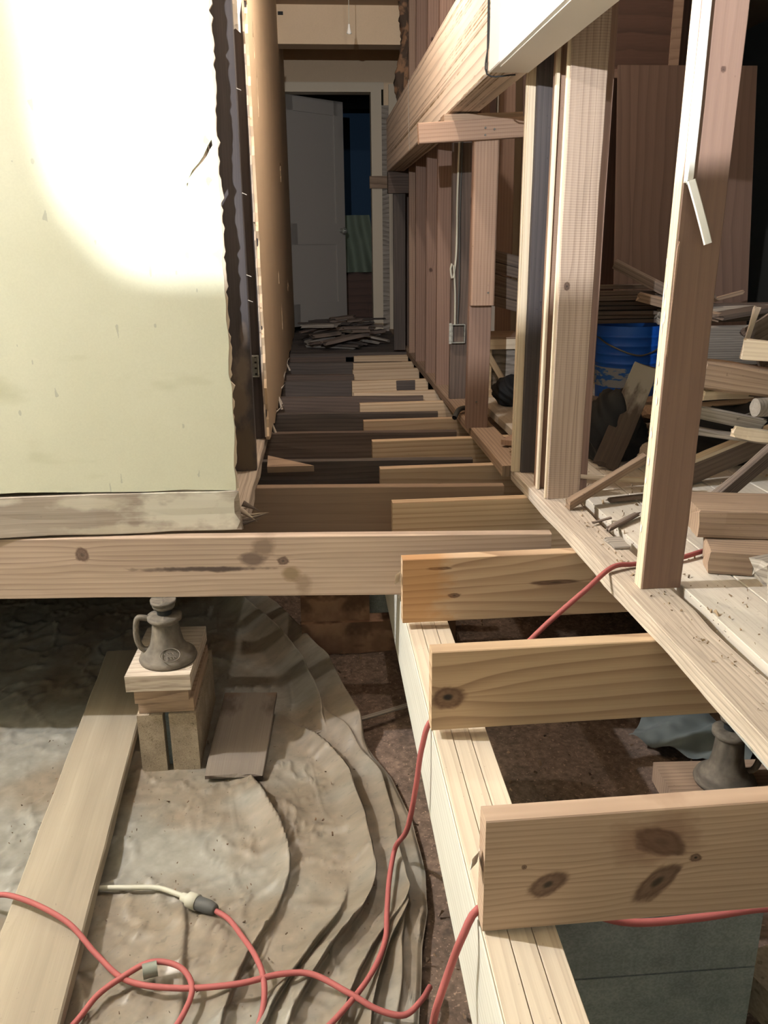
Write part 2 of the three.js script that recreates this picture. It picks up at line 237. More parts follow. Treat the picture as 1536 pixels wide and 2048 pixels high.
// hall wall on the left: plate, bare studs, then tan drywall with a ragged edge and tears
{
  const w = structure(group('wall_hall_left', 'tan painted hall wall, stripped to dark studs at its near end', 'wall'));
  beam('plate', V(-.27, .025, -2.37), V(-.27, .025, -7.8), .09, .044, C.plate, V(1, 0, 0), { segs: 60, wob: .004, j0: .05 }, w);
  const sd = [[-2.86, -.318], [-3.36, -.306]];
  const muddy = std(wood({ w: 1024, h: 128, lx: 2.3, ly: .09, light: [80, 72, 74], dark: [44, 39, 45], ring: .03, con: .2, fib: .3, blotch: .8, seed: 28, stains: [[.08, .05, .1, .05, .9, [104, 90, 76]], [.24, .04, .09, .035, .85, [120, 106, 92]], [.36, .06, .06, .025, .8, [128, 116, 104]], [.46, .07, .05, .014, .8, [112, 100, 90]]] }), .9);
  sd.forEach(([z, x], i) => beam('stud', V(x + .045, .047, z), V(x + .052, 2.34, z), .092, .04, i ? C.studDark : muddy, V(1, 0, 0), { segs: 24, wob: .001, fit: !i }, w));
  for (let z = -3.8; z > -7.7; z -= .42) beam('stud', V(-.27, .047, z), V(-.27, 2.34, z), .09, .038, C.studDark, V(1, 0, 0), {}, w);
  const e = raggedLine([3.335, .06], [3.32, 2.34], 70, .014, 15).reverse().map(p => [p[0], p[1]]); // (depth, height)
  const out = [[7.8, .0], ...[]]; const low = raggedLine([.03, 7.8], [.03, 3.33], 40, .016, 4).map(p => [p[1], p[0]]);
  const poly = [...low, ...e.slice().reverse(), [7.8, 2.34]];
  const hole = (cx, cy, w2, h2, s) => { const r = rng(s), o = []; for (let k = 0; k < 16; k++) { const a = k / 16 * Math.PI * 2, q = .55 + r() * .55; o.push([cx + Math.cos(a) * w2 * q, cy + Math.sin(a) * h2 * q]); } return o; };
  const holes = [hole(3.62, 1.53, .035, .07, 1), hole(3.72, 1.36, .03, .1, 2), hole(4.9, .62, .06, .05, 3), hole(5.1, .38, .05, .09, 4), hole(5.9, 1.25, .1, .08, 5), hole(6.4, .5, .12, .04, 6)];
  const g = sheetShape(poly, holes, .014); g.rotateY(Math.PI / 2); const m = mesh('drywall', g, C.tan, w); m.position.x = -.222;
  const core = sheetShape([...raggedLine([3.31, .06], [3.295, 2.34], 70, .012, 35), [3.35, 2.34], [3.35, .06]], [], .006); core.rotateY(Math.PI / 2); const cm = mesh('torn_core', core, C.core, w); cm.position.x = -.224;
  box('back_panel', -.335, -.322, .05, 2.34, -7.8, -2.46, C.core, w);
  const r = rng(31); for (let i = 0; i < 9; i++) { const t = new THREE.ConeGeometry(.008, .05 + r() * .05, 4); t.scale(1, 1, .5); t.rotateZ((r() - .5) * 2); t.translate(-.21 + r() * .01, .02 + r() * .03, -3.5 - r() * 2.4); mesh('plaster_flake', t, C.core, w); }
  for (const [y, l, a] of [[1.62, .12, .25], [1.55, .1, .05]]) { const f = beam('torn_flap', V(-.235, y - l, -3.1), V(-.235 + a * .1, y, -3.1), .03, .008, C.white, V(1, 0, 0), { j1: .02, j0: .05, wob: .003, segs: 4 }, w); }
  for (const y of [.95, .7, .62, 1.25]) { const n = new THREE.CylinderGeometry(.0018, .0018, .03, 6); n.rotateZ(1.2); n.translate(-.224, y, -2.86); mesh('nail', n, C.nail, w); }
}
function metalBox(pos, turn, label) {      // galvanised wall box with knock-outs
  const g = group('outlet_box', label, 'outlet box', 'galvanised outlet boxes'); g.position.copy(pos); g.rotation.y = turn;
  box('back', -.03, .03, -.045, .045, -.02, -.017, C.galv, g, .1); box('side', -.032, -.029, -.045, .045, -.02, .022, C.galv, g, .1); box('side', .029, .032, -.045, .045, -.02, .022, C.galv, g, .1); box('cap', -.03, .03, .042, .045, -.02, .022, C.galv, g, .1); box('cap', -.03, .03, -.045, -.042, -.02, .022, C.galv, g, .1);
  box('bracket', -.045, -.032, -.05, .05, .0, .003, C.galv, g, .1);
  return g;
}
metalBox(V(-.262, .343, -3.312), 0, 'dusty metal outlet box on the dark stud of the tan hall wall').scale.setScalar(.9);
// door wall at the end of the hall, with door frame, open door and the dark room behind
{
  const w = structure(group('wall_end', 'wall at the end of the hall above and beside the door', 'wall'));
  box('panel', -.6, .8, 2.07, 2.34, -7.9, -7.8, C.tan, w); box('panel', .62, .85, -.1, 2.07, -7.9, -7.8, C.tan, w); box('panel', -3, -.24, -.1, 2.34, -7.9, -7.8, C.tan, w); box('panel', .85, 3.4, -.1, 2.34, -7.9, -7.8, C.darkWall, w);
  const t = structure(group('trim_1', 'pale painted door frame at the end of the hall', 'door frame'));
  box('head_casing', -.24, .62, 2.02, 2.075, -7.8, -7.78, C.trimPaint, t); box('side_casing', .525, .6, .02, 2.02, -7.8, -7.78, C.trimPaint, t); box('jamb', .51, .53, .02, 2.02, -7.92, -7.775, C.trimPaint, t); box('head_jamb', -.24, .51, 2.0, 2.02, -7.92, -7.775, C.trimPaint, t); box('side_board', .66, .745, .0, 2.06, -7.8, -7.77, C.trimPaint, t); box('plinth', .6, .66, .02, 1.9, -7.8, -7.79, C.grey, t);
  box('patch_block', .49, .66, 1.24, 1.34, -7.79, -7.75, C.scrap, t);
  const d = structure(group('door_1', 'pale two-panel door standing open into the dark room', 'door')); d.position.set(-.235, .06, -7.86); d.rotation.y = Math.PI * .23;
  const L = .7; box('rail', 0, L, 0, .2, -.035, 0, C.doorPaint, d); box('rail', 0, L, .72, .9, -.035, 0, C.doorPaint, d); box('rail', 0, L, 1.82, 1.94, -.035, 0, C.doorPaint, d); box('stile', 0, .11, 0, 1.94, -.035, 0, C.doorPaint, d); box('stile', L - .11, L, 0, 1.94, -.035, 0, C.doorPaint, d);
  box('panel', .11, L - .11, .2, .72, -.026, -.01, C.doorPaint, d); box('panel', .11, L - .11, .9, 1.82, -.026, -.01, C.doorPaint, d);
  const k = new THREE.SphereGeometry(.028, 14, 10); k.translate(L - .055, .84, .045); const kn = mesh('knob', k, C.galv, d); const ks = new THREE.CylinderGeometry(.012, .022, .04, 10); ks.rotateX(Math.PI / 2); ks.translate(L - .055, .84, .02); mesh('spindle', ks, C.galv, kn);
  structure(tag(box('floor_far', -3, 3.4, -.1, .0, -11.2, -7.8, C.old2), 'dark floor of the room behind the door', 'floor'));
  const cloth = new THREE.PlaneGeometry(.42, .55, 26, 30), p = cloth.attributes.position;
  for (let i = 0; i < p.count; i++) { const x = p.getX(i), y = p.getY(i); p.setZ(i, .05 * Math.sin(x * 34 + y * 4) * (.4 + (.28 - y)) + .05 * noise(x * 9, y * 9)); p.setX(i, x * (1 - .5 * (y + .27)) + (.27 - y) * .05); }
  cloth.computeVertexNormals(); const cm = mesh('hanging_cloth', cloth, plain(120, 132, 116, .9, { side: THREE.DoubleSide })); cm.position.set(.4, .78, -8.92); tag(cm, 'pale crumpled cloth hanging in the dark room past the door', 'cloth');
  const cab = group('side_cabinet', 'low dark cabinet in the room past the door', 'cabinet'); box('body', .28, .75, .0, .5, -9.3, -8.95, C.panel, cab); box('top', .26, .77, .5, .53, -9.32, -8.93, C.panel, cab); box('door', .3, .51, .05, .47, -8.95, -8.935, C.panel, cab); box('door', .53, .73, .05, .47, -8.95, -8.935, C.panel, cab);
  box('leaning_board', .19, .225, .0, .75, -8.5, -8.47, C.grey).rotation.z = .04; tag(scene.children[scene.children.length - 1], 'narrow board standing beside the open door edge', 'board');
}
// dropped beam across the hall ceiling
{ const b = structure(group('trim_2', 'tan painted dropped beam across the hall ceiling', 'beam')); box('face', -.222, .66, 2.1, 2.34, -6.66, -6.5, C.tan, b); const c = box('vent_plug', -.2, -.165, 2.275, 2.295, -6.5, -6.49, C.black, b); }
// floor left at the end of the hall
{
  const f = structure(group('floor_hall_end', 'last old floor boards before the door', 'floor'));
  for (let i = 0; i < 10; i++) beam('floor_board', V(-.21, .004, -6.32 - i * .155), V(.68, .004, -6.32 - i * .155), .15, .03, C.old2, V(0, 0, 1), { segs: 6, wob: .003, j1: .02 }, f);
  const j = beam('edge_joist', V(-.22, -.1, -6.26), V(.2, -.1, -6.26), .19, .04, C.old, V(0, 1, 0), { segs: 8, wob: .003 }, f);
}

// ---------------------------------------------------------------- ceiling bulb, pull cord
{
  const g = group('ceiling_lamp', 'bare bulb lamp holder on the hall ceiling', 'ceiling lamp'); g.position.set(BULB.x, 2.34, BULB.z);
  mesh('holder', new THREE.LatheGeometry([[0, 0], [.055, 0], [.05, -.02], [.028, -.04], [.024, -.085], [0, -.085]].map(p => new THREE.Vector2(...p)), 20), C.white, g);
  const bulb = new THREE.LatheGeometry([[.013, -.085], [.016, -.11], [.03, -.14], [.034, -.17], [.026, -.195], [0, -.207]].map(p => new THREE.Vector2(...p)), 20);
  mesh('bulb', bulb, new THREE.MeshStandardMaterial({ color: 0xffffff, emissive: new THREE.Color().setRGB(1, .84, .62), emissiveIntensity: 6 }), g);
  const c = group('pull_cord', 'thin white pull cord with a bell-shaped end hanging from the hall ceiling', 'pull cord'); c.position.set(.238, 2.34, -5.5);
  mesh('ceiling_eye', new THREE.CylinderGeometry(.012, .012, .008, 12), C.white, c).position.y = -.004;
  tube('cord', [V(0, 0, 0), V(.002, -.2, 0), V(.001, -.34, 0)], .0022, C.whiteCord, c, 8, 6);
  const bell = new THREE.LatheGeometry([[0, 0], [.006, -.002], [.008, -.022], [.0155, -.05], [.0, -.055]].map(p => new THREE.Vector2(...p)), 14); bell.translate(.001, -.334, 0); mesh('bell_pull', bell, C.white, c);
}
// the two lamps on stands, outside the frame
{
  const glow = new THREE.MeshStandardMaterial({ color: 0xffffff, emissive: new THREE.Color().setRGB(1, .98, .95), emissiveIntensity: 5 });
  const stand = (g, h) => { for (let k = 0; k < 3; k++) { const a = k * 2.094 + .4; tube('leg', [V(0, .5, 0), V(Math.cos(a) * .3, .004, Math.sin(a) * .3)], .011, C.ironDark, g, 2, 8); } tube('pole', [V(0, .3, 0), V(0, h, 0)], .013, C.ironDark, g, 2, 10); };
  const g = group('work_lamp', 'bare bulb work lamp on a tripod beside the cream wall', 'work lamp'), o = spill.position; g.position.set(o.x, GY + .05, o.z);
  stand(g, o.y - g.position.y - .1); mesh('bulb', new THREE.SphereGeometry(.034, 18, 12), glow, g).position.y = o.y - g.position.y;
  const sock = new THREE.CylinderGeometry(.016, .016, .07, 12); sock.translate(0, o.y - g.position.y - .065, 0); mesh('socket', sock, C.ironDark, g);
  const f = group('flood_lamp', 'shaded flood lamp with added beam flaps hung from the ceiling', 'work lamp'); f.position.set(LAMP.x, 2.34, LAMP.z + .12); const L = p => p.sub(f.position);
  tube('hanger', [V(0, 0, 0), V(0, -.5, 0), L(LAMP.clone().addScaledVector(AIM, -.14))], .01, C.ironDark, f, 12, 8);
  const head = new THREE.Group(); head.name = 'lamp_head'; head.position.copy(LAMP).sub(f.position); f.add(head); head.quaternion.setFromUnitVectors(V(0, 0, 1), AIM);
  const shade = new THREE.CylinderGeometry(.085, .05, .09, 24, 1, true); shade.rotateX(Math.PI / 2); mesh('shade', shade, new THREE.MeshStandardMaterial({ color: 0x303234, roughness: .6, side: THREE.DoubleSide }), head).position.z = -.1;
  const lens = new THREE.CylinderGeometry(.045, .045, .01, 20); lens.rotateX(Math.PI / 2); mesh('lens', lens, glow, head).position.z = -.12;
  beam('added_flap', L(V(LAMP.x - .0578, 1.35, -.8)), L(V(LAMP.x - .11, 1.35, -.62)), .42, .003, C.ironDark, V(0, 1, 0), {}, f).userData.label = 'black side flap added to cut the beam';  // unseen blocker, added to give the beam a straight left edge on the wall
  beam('added_flap', L(V(LAMP.x + .04, 1.35 - .076, -.8)), L(V(LAMP.x + .04, 1.35 - .12, -.62)), .5, .003, C.ironDark, V(1, 0, 0), {}, f).userData.label = 'black lower flap added to cut the beam';  // unseen blocker, added to keep the beam off the lower wall and floor
}

// ---------------------------------------------------------------- girders, joists
{
  const g = group('girder', 'triple ply pine girder with a side face coloured as lamplit, under the new joist ends', 'girder');
  [[.241, C.girdSide], [.2795, C.gird], [.318, C.gird]].forEach(([x, m], i) => { beam('ply', V(x - .006, -.322 - i * .0015, -4.6), V(x, -.322 - i * .0015, -.2), .235, .0375, i ? C.gird : C.gird, V(0, 1, 0), { seed: 40 + i, lx: 1.6, ly: .2, ch: .001 }, g); });
  beam('lamplit_face', V(.2195 - .006, -.322, -4.6), V(.2205, -.322, -.2), .229, .003, C.girdSide, V(0, 1, 0), { lx: 1.6, ly: .3 }, g).userData.label = 'grey-white face of the outer ply with lamp light put into its colour';  // pale treated ply tone, with the lamp light on this side painted in
  const h = group('girder', 'greenish girder below the floor edge, carried by the dark screw jack', 'girder');
  [1.07, 1.1085].forEach(x => beam('ply', V(x, -.31, -4.6), V(x, -.31, -.2), .235, .0375, C.girdSide, V(0, 1, 0), { lx: 1.6, ly: .3 }, h));
}
const JT = { n1: C.newA, n2: C.newB };
const j1 = std(wood({ w: 2048, h: 512, lx: 1.1, ly: .2, light: [190, 150, 116], dark: [130, 92, 66], ring: .011, con: .4, fib: .2, seed: 51, knots: [[.268, .142, .042, .022, 1.0, -.45, .15], [.325, .108, .009, .007, .6, 0, .7], [.268, .068, .042, .019, 1.3, .75, .5], [.098, .08, .03, .018, 1.2, .5, .5], [.06, .115, .004, .004, .3]], stains: [[.26, .15, .07, .04, .3, [96, 62, 46]]] }), .7);
const j2 = std(wood({ w: 2048, h: 512, lx: 1.1, ly: .184, light: [206, 164, 114], dark: [140, 94, 56], ring: .03, con: .5, fib: .14, seed: 52, curve: .07, sharp: 2, knots: [[.034, .078, .033, .024, 2.2, .1, .75], [.8, .1, .01, .006, .4]] }), .7);
const j3 = std(wood({ w: 2048, h: 512, lx: 1.1, ly: .184, light: [204, 160, 112], dark: [138, 90, 52], ring: .03, con: .6, fib: .14, seed: 53, curve: .13, sharp: 2, knots: [[.1, .155, .03, .004, .7], [.42, .1, .06, .006, 1.1], [.14, .075, .016, .006, .6]], stains: [[.03, .09, .09, .2, .38, [176, 112, 50]]] }), .7);
const o1 = std(wood({ w: 2048, h: 256, lx: 2.6, ly: .184, light: [176, 142, 112], dark: [118, 86, 64], ring: .017, con: .45, fib: .25, seed: 54, blotch: .5, knots: [[1.255, .135, .018, .02, .9, .6, .2], [1.83, .11, .016, .011, .9, 0, .3]], stains: [[1.6, .088, .17, .008, 1, [74, 60, 52]], [1.74, .115, .035, .02, .75, [84, 68, 58]], [1.775, .155, .035, .03, .6, [98, 80, 66]], [1.85, .07, .024, .02, .6, [104, 84, 56]], [1.885, .03, .024, .03, .45, [112, 92, 72]]] }), .82);
const o2 = std(wood({ w: 1024, h: 256, lx: 1.6, ly: .184, light: [156, 120, 88], dark: [110, 80, 56], ring: .03, con: .25, fib: .2, seed: 55, blotch: .5, knots: [[.95, .12, .012, .009, .6]] }), .85);
function joist(x0, x1, z, m, label, grp, o = {}) {
  const h = o.h ?? .184, dz = o.dz ?? -.02, r = rng(Math.round(-z * 100)), y = o.y ?? 0;
  return tag(beam('floor_joist', V(x0, y - h / 2, z - .019), V(x1, y - h / 2, z + dz - .019), h, .038, m, V(0, 1, 0), { ch: .002, ...o.p }), label, 'joist', grp);
}
const ORD = ['first', 'second', 'third', 'fourth', 'fifth', 'sixth', 'seventh', 'eighth', 'ninth'];
const GN = 'new pine joists along the hall', GO = 'old joists along the hall';
const J1 = joist(.219, 1.319, -1.0, j1, 'new pine joist with several dark knots, in front of the grey block pier', GN, { h: .2, dz: -.02, p: { fit: true } });
const J2 = joist(.211, 1.311, -1.528, j2, 'new pine joist with one round black-centred knot at its sawn end', GN, { p: { fit: true } });
const J3 = joist(.203, 1.303, -2.054, j3, 'new pine joist with a darker square patch at its end, beside the long stained joist', GN, { p: { fit: true } });
joist(.221, 1.25, -2.56, C.newA, 'pale new joist just behind the long stained old joist', GN, { p: { seed: 61 } });
joist(.213, 1.2, -2.99, C.newB, 'new joist with a nail hole, behind the brown old joist', GN, { p: { seed: 62 } });
const farNew = [[.213, -3.44], [.2, -3.86], [.205, -4.3], [.188, -4.64], [.195, -5.04], [.219, -5.5], [.236, -5.82]];
farNew.forEach(([x, z], i) => joist(x, i < 4 ? .95 : .66, z, i % 2 ? C.newB : C.newA, 'short new joist in the hall, ' + ORD[6 - i] + ' counted from the farthest one by the rubble', GN, { p: { seed: 70 + i }, dz: -.03 }));
joist(.258, .66, -6.2, C.newA, 'farthest new joist, below the rubble at the hall end', GN, { p: { seed: 78 } });
tag(beam('floor_joist', V(-1.95, -.092, -2.425), V(.65, -.092, -2.235), .184, .038, o1, V(0, 1, 0), { fit: true, segs: 12, wob: .0012 }), 'long old joist with a black stain, resting on the screw jack below the cream wall', 'joist', GO);
tag(beam('floor_joist', V(-1.0, -.092, -2.87), V(.62, -.092, -2.735), .184, .04, o2, V(0, 1, 0), { segs: 8, wob: .0015, lx: 1.6, ly: .184 }), 'brown old joist starting at the splintered end of the hall plate', 'joist', GO);
[[-3.17, .58], [-3.68, .6], [-4.13, .58], [-4.56, .56], [-5.13, .58], [-5.42, .22], [-5.93, .58]].forEach(([z, x1], i) => tag(beam('floor_joist', V(-1.0, -.092 - (i % 3) * .003, z - .05), V(x1, -.092 - (i % 3) * .003, z + .06), .184, .04, i % 2 ? C.old : C.old2, V(0, 1, 0), { segs: 10, wob: .0022, seed: 90 + i }), 'dark old joist, ' + ORD[i] + ' behind the brown old joist at the splintered plate', 'joist', GO));
// stapled lumber tags on two joist ends
for (const [j, L, y] of [[J1, 1.1, .02], [J3, 1.1, .035]]) { const t = new THREE.PlaneGeometry(.022, .036, 5, 2), p = t.attributes.position; for (let i = 0; i < p.count; i++) p.setZ(i, .008 * Math.sin(p.getX(i) * 160) + .003); t.rotateY(-Math.PI / 2); t.rotateX(.4); const m = mesh('lumber_tag', t, plain(238, 236, 228, .6, { side: THREE.DoubleSide }), j); m.position.set(-L / 2 - .009, y, .004); m.userData.label = 'white paper lumber tag stapled to the end'; }
// small triangular offcut on the old joist
{ const s = new THREE.Shape([[0, 0], [.17, 0], [0, .085]].map(p => new THREE.Vector2(...p))); const g = new THREE.ExtrudeGeometry(s, { depth: .025, bevelEnabled: false }); const m = mesh('wood_wedge', g, C.scrap); m.position.set(-.2, .0, -2.98); m.rotation.x = -1.3; tag(m, 'triangular wood offcut in the corner behind the splintered plate', 'wood scrap'); }

// ---------------------------------------------------------------- right side: plate, floor, studs
tag(beam('bottom_plate', V(.755, .02, -.3), V(.712, .02, -2.79), .105, .04, C.plate, V(1, 0, 0), { segs: 60, wob: .004, seed: 5, lx: 1.2 }), 'dusty splintered bottom plate along the edge of the board floor', 'bottom plate');
tag(beam('bottom_plate', V(.692, .018, -2.84), V(.708, .018, -7.78), .105, .038, C.scrap, V(1, 0, 0), { segs: 40, wob: .003, seed: 6 }), 'brown bottom plate under the far hall studs', 'bottom plate');
{
  const f = structure(group('floor', 'dusty board floor of the debris room', 'floor'));
  for (let i = 0; i < 18; i++) { const x = .812 + i * .146 + .073; beam('floor_board', V(x + .018, .021, .4), V(x - .022, .021, -5.4), .1425, .036, C.floorB, V(1, 0, 0), { segs: 10, wob: .0008, seed: 200 + i, lx: 1.3 }, f); }
}
function stud(x, z, y0, y1, W, T, m, label, grp, o = {}) {
  return tag(beam('wall_stud', V(x + W / 2, y0, z - T / 2), V(x + W / 2 + (o.lean ?? 0), y1, z - T / 2 + (o.leanz ?? 0)), W, T, m, V(1, 0, 0), { ch: .002, ...o.p }), label, 'stud', grp);
}
// the near post
const NP = stud(.716, -1.71, .041, 2.34, .092, .04, std(wood({ w: 1024, h: 256, lx: 2.3, ly: .3, light: [142, 100, 78], dark: [108, 70, 52], ring: .022, con: .2, fib: .18, seed: 56, blotch: .4, specks: .012, knots: [[.05, .2, .012, .014, .5], [1.05, .22, .006, .006, .4], [.8, .2, .005, .005, .4]] }), .8), 'tall brown stud standing alone at the floor edge with a white strip on it', 'bare studs of the right wall', { lean: .022, p: { segs: 14, wob: .0012, lx: 2.3 } });
{ // pale hall-side edge of the post, the strip with its bent splinter
  beam('pale_edge', V(-1.15, -.0465, .001), V(.1, -.0468, .001), .037, .003, C.pale, V(0, 0, 1), { segs: 10, wob: .0008 }, NP).userData.label = 'pale hall-side edge';
  const t = tag(beam('painted_strip', V(.7315, .9, -1.703), V(.7455, 2.33, -1.703), .012, .016, C.white, V(1, 0, 0), { segs: 10, wob: .0012, j0: .012 }), 'white painted strip on the front of the lone near stud', 'strip');
  const s = tag(beam('bent_splinter', V(.733, .908, -1.694), V(.77, .79, -1.672), .016, .008, C.white, V(1, 0, .2), { segs: 5, wob: .001, bow: .003 }), 'white splinter hanging bent from the strip on the near stud', 'splinter');
  const q = tag(beam('split_sliver', V(.7225, .56, -1.7085), V(.7265, .8, -1.7085), .004, .003, C.stud, V(1, 0, 0), { j0: .02, j1: .02, wob: .001, segs: 6 }), 'thin pale sliver split from the near stud', 'splinter');
  const r = rng(3); for (let i = 0; i < 16; i++) { const g = new THREE.CircleGeometry(1, 6 + i % 3); g.scale(.004 + r() * .016, .002 + r() * .003, 1); g.rotateX(Math.PI / 2); const m = mesh('paint_fleck', g, new THREE.MeshStandardMaterial({ color: 0xe6e2da, side: THREE.DoubleSide }), NP); m.position.set(-1.12 + r() * .7, -.0493, (r() - .3) * .02); }
}
// the pack of studs
const GS = 'bare studs of the right wall';
stud(.688, -2.42, .041, 2.34, .1, .04, C.studSaw, 'rough-sawn stud with saw marks and knots at the front of the stud pack', GS, { p: { segs: 18, wob: .0014, lx: 1.4, ly: .18, seed: 300 }, lean: .004 });
tag(beam('edge_strip', V(.687, .041, -2.433), V(.689, 2.34, -2.433), .012, .012, C.pale, V(0, 0, 1), { segs: 8, wob: .0006 }), 'whitish wood strip on the hall edge of the rough-sawn stud', 'strip');
stud(.786, -2.5, .041, 2.34, .05, .05, C.studRed, 'shaded stud set back behind the rough-sawn stud', GS, { p: { segs: 8, wob: .001 } });
stud(.686, -2.545, .041, 2.34, .095, .038, C.stud, 'reddish stud in the middle of the stud pack', GS, { p: { segs: 10, wob: .001 } });
tag(beam('edge_strip', V(.687, .041, -2.537), V(.687, 2.34, -2.537), .02, .01, C.pale, V(0, 0, 1), { segs: 8, wob: .0008 }), 'pale wood strip on the hall edge of the middle pack stud', 'strip');
stud(.679, -2.725, .041, 2.34, .06, .04, C.studDark, 'dark stained stud speckled with plaster in the stud pack', GS, { p: { segs: 20, wob: .0015 } });
stud(.656, -2.745, .041, 2.34, .024, .038, C.pale, 'pale split stud at the far side of the stud pack', GS, { p: { segs: 12, wob: .0012 } });
tag(beam('edge_strip', V(.6535, .041, -2.756), V(.6535, 2.34, -2.756), .016, .006, C.pale, V(0, 0, 1), { segs: 10, wob: .0008 }), 'pale narrow strip on the split stud at the pack end', 'strip');
// prop under the header: post, scab board, cross piece
{
  const p = group('prop_post', 'T-shaped wooden prop carrying the long header beam', 'prop');
  beam('post', V(.665, .037, -3.50), V(.672, 1.19, -3.50), .092, .04, C.studRed, V(1, 0, 0), { segs: 8, wob: .001 }, p);
  beam('scab_board', V(.669, .55, -3.46), V(.67, 1.195, -3.46), .096, .036, C.stud, V(1, 0, 0), { ch: .006, segs: 6, wob: .0008 }, p);
  const cp = beam('cross_piece', V(.402, 1.186, -3.425), V(.86, 1.213, -3.432), .072, .036, C.stud, V(0, 1, 0), { ch: .003 }, p);
  beam('bearing_block', V(.5, 1.226, -3.47), V(.8, 1.234, -3.47), .055, .1, C.scrap, V(0, 1, 0), {}, p);
  for (const [x, y] of [[.655, 1.205], [.655, 1.18], [.69, 1.2], [.69, .6], [.66, .15]]) { const n = new THREE.CylinderGeometry(.004, .004, .004, 8); n.rotateX(Math.PI / 2); n.translate(x, y, y > 1 ? -3.406 : y > .5 ? -3.441 : -3.479); mesh('nail_head', n, C.nail, p); }
}
// hall studs behind
const hs = [[.655, -4.18, .08, C.old], [.648, -4.63, .06, C.studRed], [.645, -5.07, .06, C.studRed], [.645, -5.6, .06, C.studRed], [.65, -6.05, .06, C.stud], [.655, -6.5, .06, C.old]];
hs.forEach(([x, z, w, m], i) => stud(x, z, .037, 2.34, .09, .04, m, i === 0 ? 'dark hall stud that carries the metal outlet box and cable' : 'reddish hall stud under the header beam, ' + ORD[i - 1] + ' past the outlet box stud', GS, { p: { segs: 8, wob: .0012, seed: 320 + i } }));
stud(.7, -3.75, .037, 2.34, .04, .09, C.studRed, 'orange stud edge just behind the T-shaped prop', GS, { p: {} });
metalBox(V(.69, .365, -4.165), 0, 'metal outlet box on the dark hall stud, fed by a hanging cable');
tag(tube('electric_cable', [V(.685, 2.3, -4.168), V(.682, 1.3, -4.166), V(.675, 1.0, -4.16), V(.672, .72, -4.155), V(.655, .62, -4.14), V(.645, .68, -4.14), V(.655, .7, -4.14), V(.668, .6, -4.15), V(.672, .5, -4.155), V(.672, .41, -4.155)], .005, C.whiteCord, scene, 90), 'grey cable hanging in a loop down to the outlet box', 'cable');
tag(tube('electric_cable', [V(.695, 2.3, -4.168), V(.694, 1.2, -4.166), V(.688, .9, -4.16), V(.69, .6, -4.155), V(.685, .41, -4.155)], .004, C.blackRubber, scene, 60), 'dark cable running down beside the grey looped cable', 'cable');
tag(tube('hose_stub', [V(.61, .03, -3.74), V(.645, .058, -3.8), V(.71, .058, -3.83), V(.78, .058, -3.82)], .012, C.blackRubber), 'short dark hose lying on the far bottom plate', 'hose');

// header beam
{
  const h = group('header_beam', 'long pine header beam with dark grain lines and a white painted near end', 'beam');
  const y0 = 1.263, y1 = 1.605;
  const near = -1.75, mid = -2.66, far = -6.3;
  beam('timber', V(.5775, (y0 + y1) / 2, far), V(.5775, (y0 + y1) / 2, mid), y1 - y0, .115, C.header, V(0, 1, 0), { lx: 4.4, ly: .36, ch: .004, seed: 401, segs: 20, wob: .0012 }, h);
  const wp = beam('painted_end', V(.5765, (y0 + y1) / 2, mid), V(.5765, (y0 + y1) / 2, near), y1 - y0 + .002, .119, C.white, V(0, 1, 0), { ch: .003 }, h);
  box('cover_strip', .53, .545, y0 - .0045, y0 - .001, mid + .1, near, C.white, h);
  tube('binding_wire', [V(.5155, y1 + .002, mid - .012), V(.5145, 1.5, mid - .014), V(.516, 1.35, mid - .006), V(.5155, y0 - .002, mid - .018), V(.6, y0 - .003, mid - .02)], .0022, C.ironDark, h, 30, 6);
  tube('binding_wire', [V(.5155, y1 + .002, mid - .026), V(.5145, 1.48, mid - .02), V(.516, 1.36, mid - .024), V(.5155, y0 - .002, mid - .02)], .0022, C.ironDark, h, 30, 6);
  tube('string_line', [V(.517, y1 + .002, -4.85), V(.516, 1.43, -4.83), V(.517, y0 - .002, -4.8)], .0018, C.grey, h, 10, 5);
}
tag(beam('bearing_block', V(.52, 1.19, -6.24), V(.72, 1.19, -6.24), .14, .09, C.old, V(0, 1, 0), { segs: 4, wob: .002 }), 'dark block that carries the far end of the header beam', 'block');
tag(beam('prop_stud', V(.6, .037, -6.25), V(.6, 1.118, -6.25), .085, .04, C.old2, V(1, 0, 0), {}), 'dark stud standing under the block at the far header end', 'stud');
// hanging rags of insulation and plaster at the right end of the dropped beam
{
  const g = new THREE.CylinderGeometry(.05, .045, .72, 22, 50), p = g.attributes.position;
  for (let i = 0; i < p.count; i++) { const x = p.getX(i), y = p.getY(i), z = p.getZ(i), a = Math.atan2(z, x), k = .55 + 1.15 * fbm(a * 1.6 + 4, y * 9 + 3) + .5 * (noise(a * 5, y * 34) - .5); p.setXYZ(i, x * k + .02 * Math.sin(y * 9), y, z * k); }
  g.computeVertexNormals(); const m = mesh('insulation_rag', g, std(tex(256, 256, (u, v, c) => { const n = fbm(u * 6, v * 12), q = sstep(.42, .6, n); c[0] = 84 + 66 * q; c[1] = 68 + 46 * q; c[2] = 56 + 30 * q; }), .97)); m.position.set(.66, 1.98, -6.36); tag(m, 'lumpy brown rag of old insulation hanging beside the dropped beam', 'insulation');
}

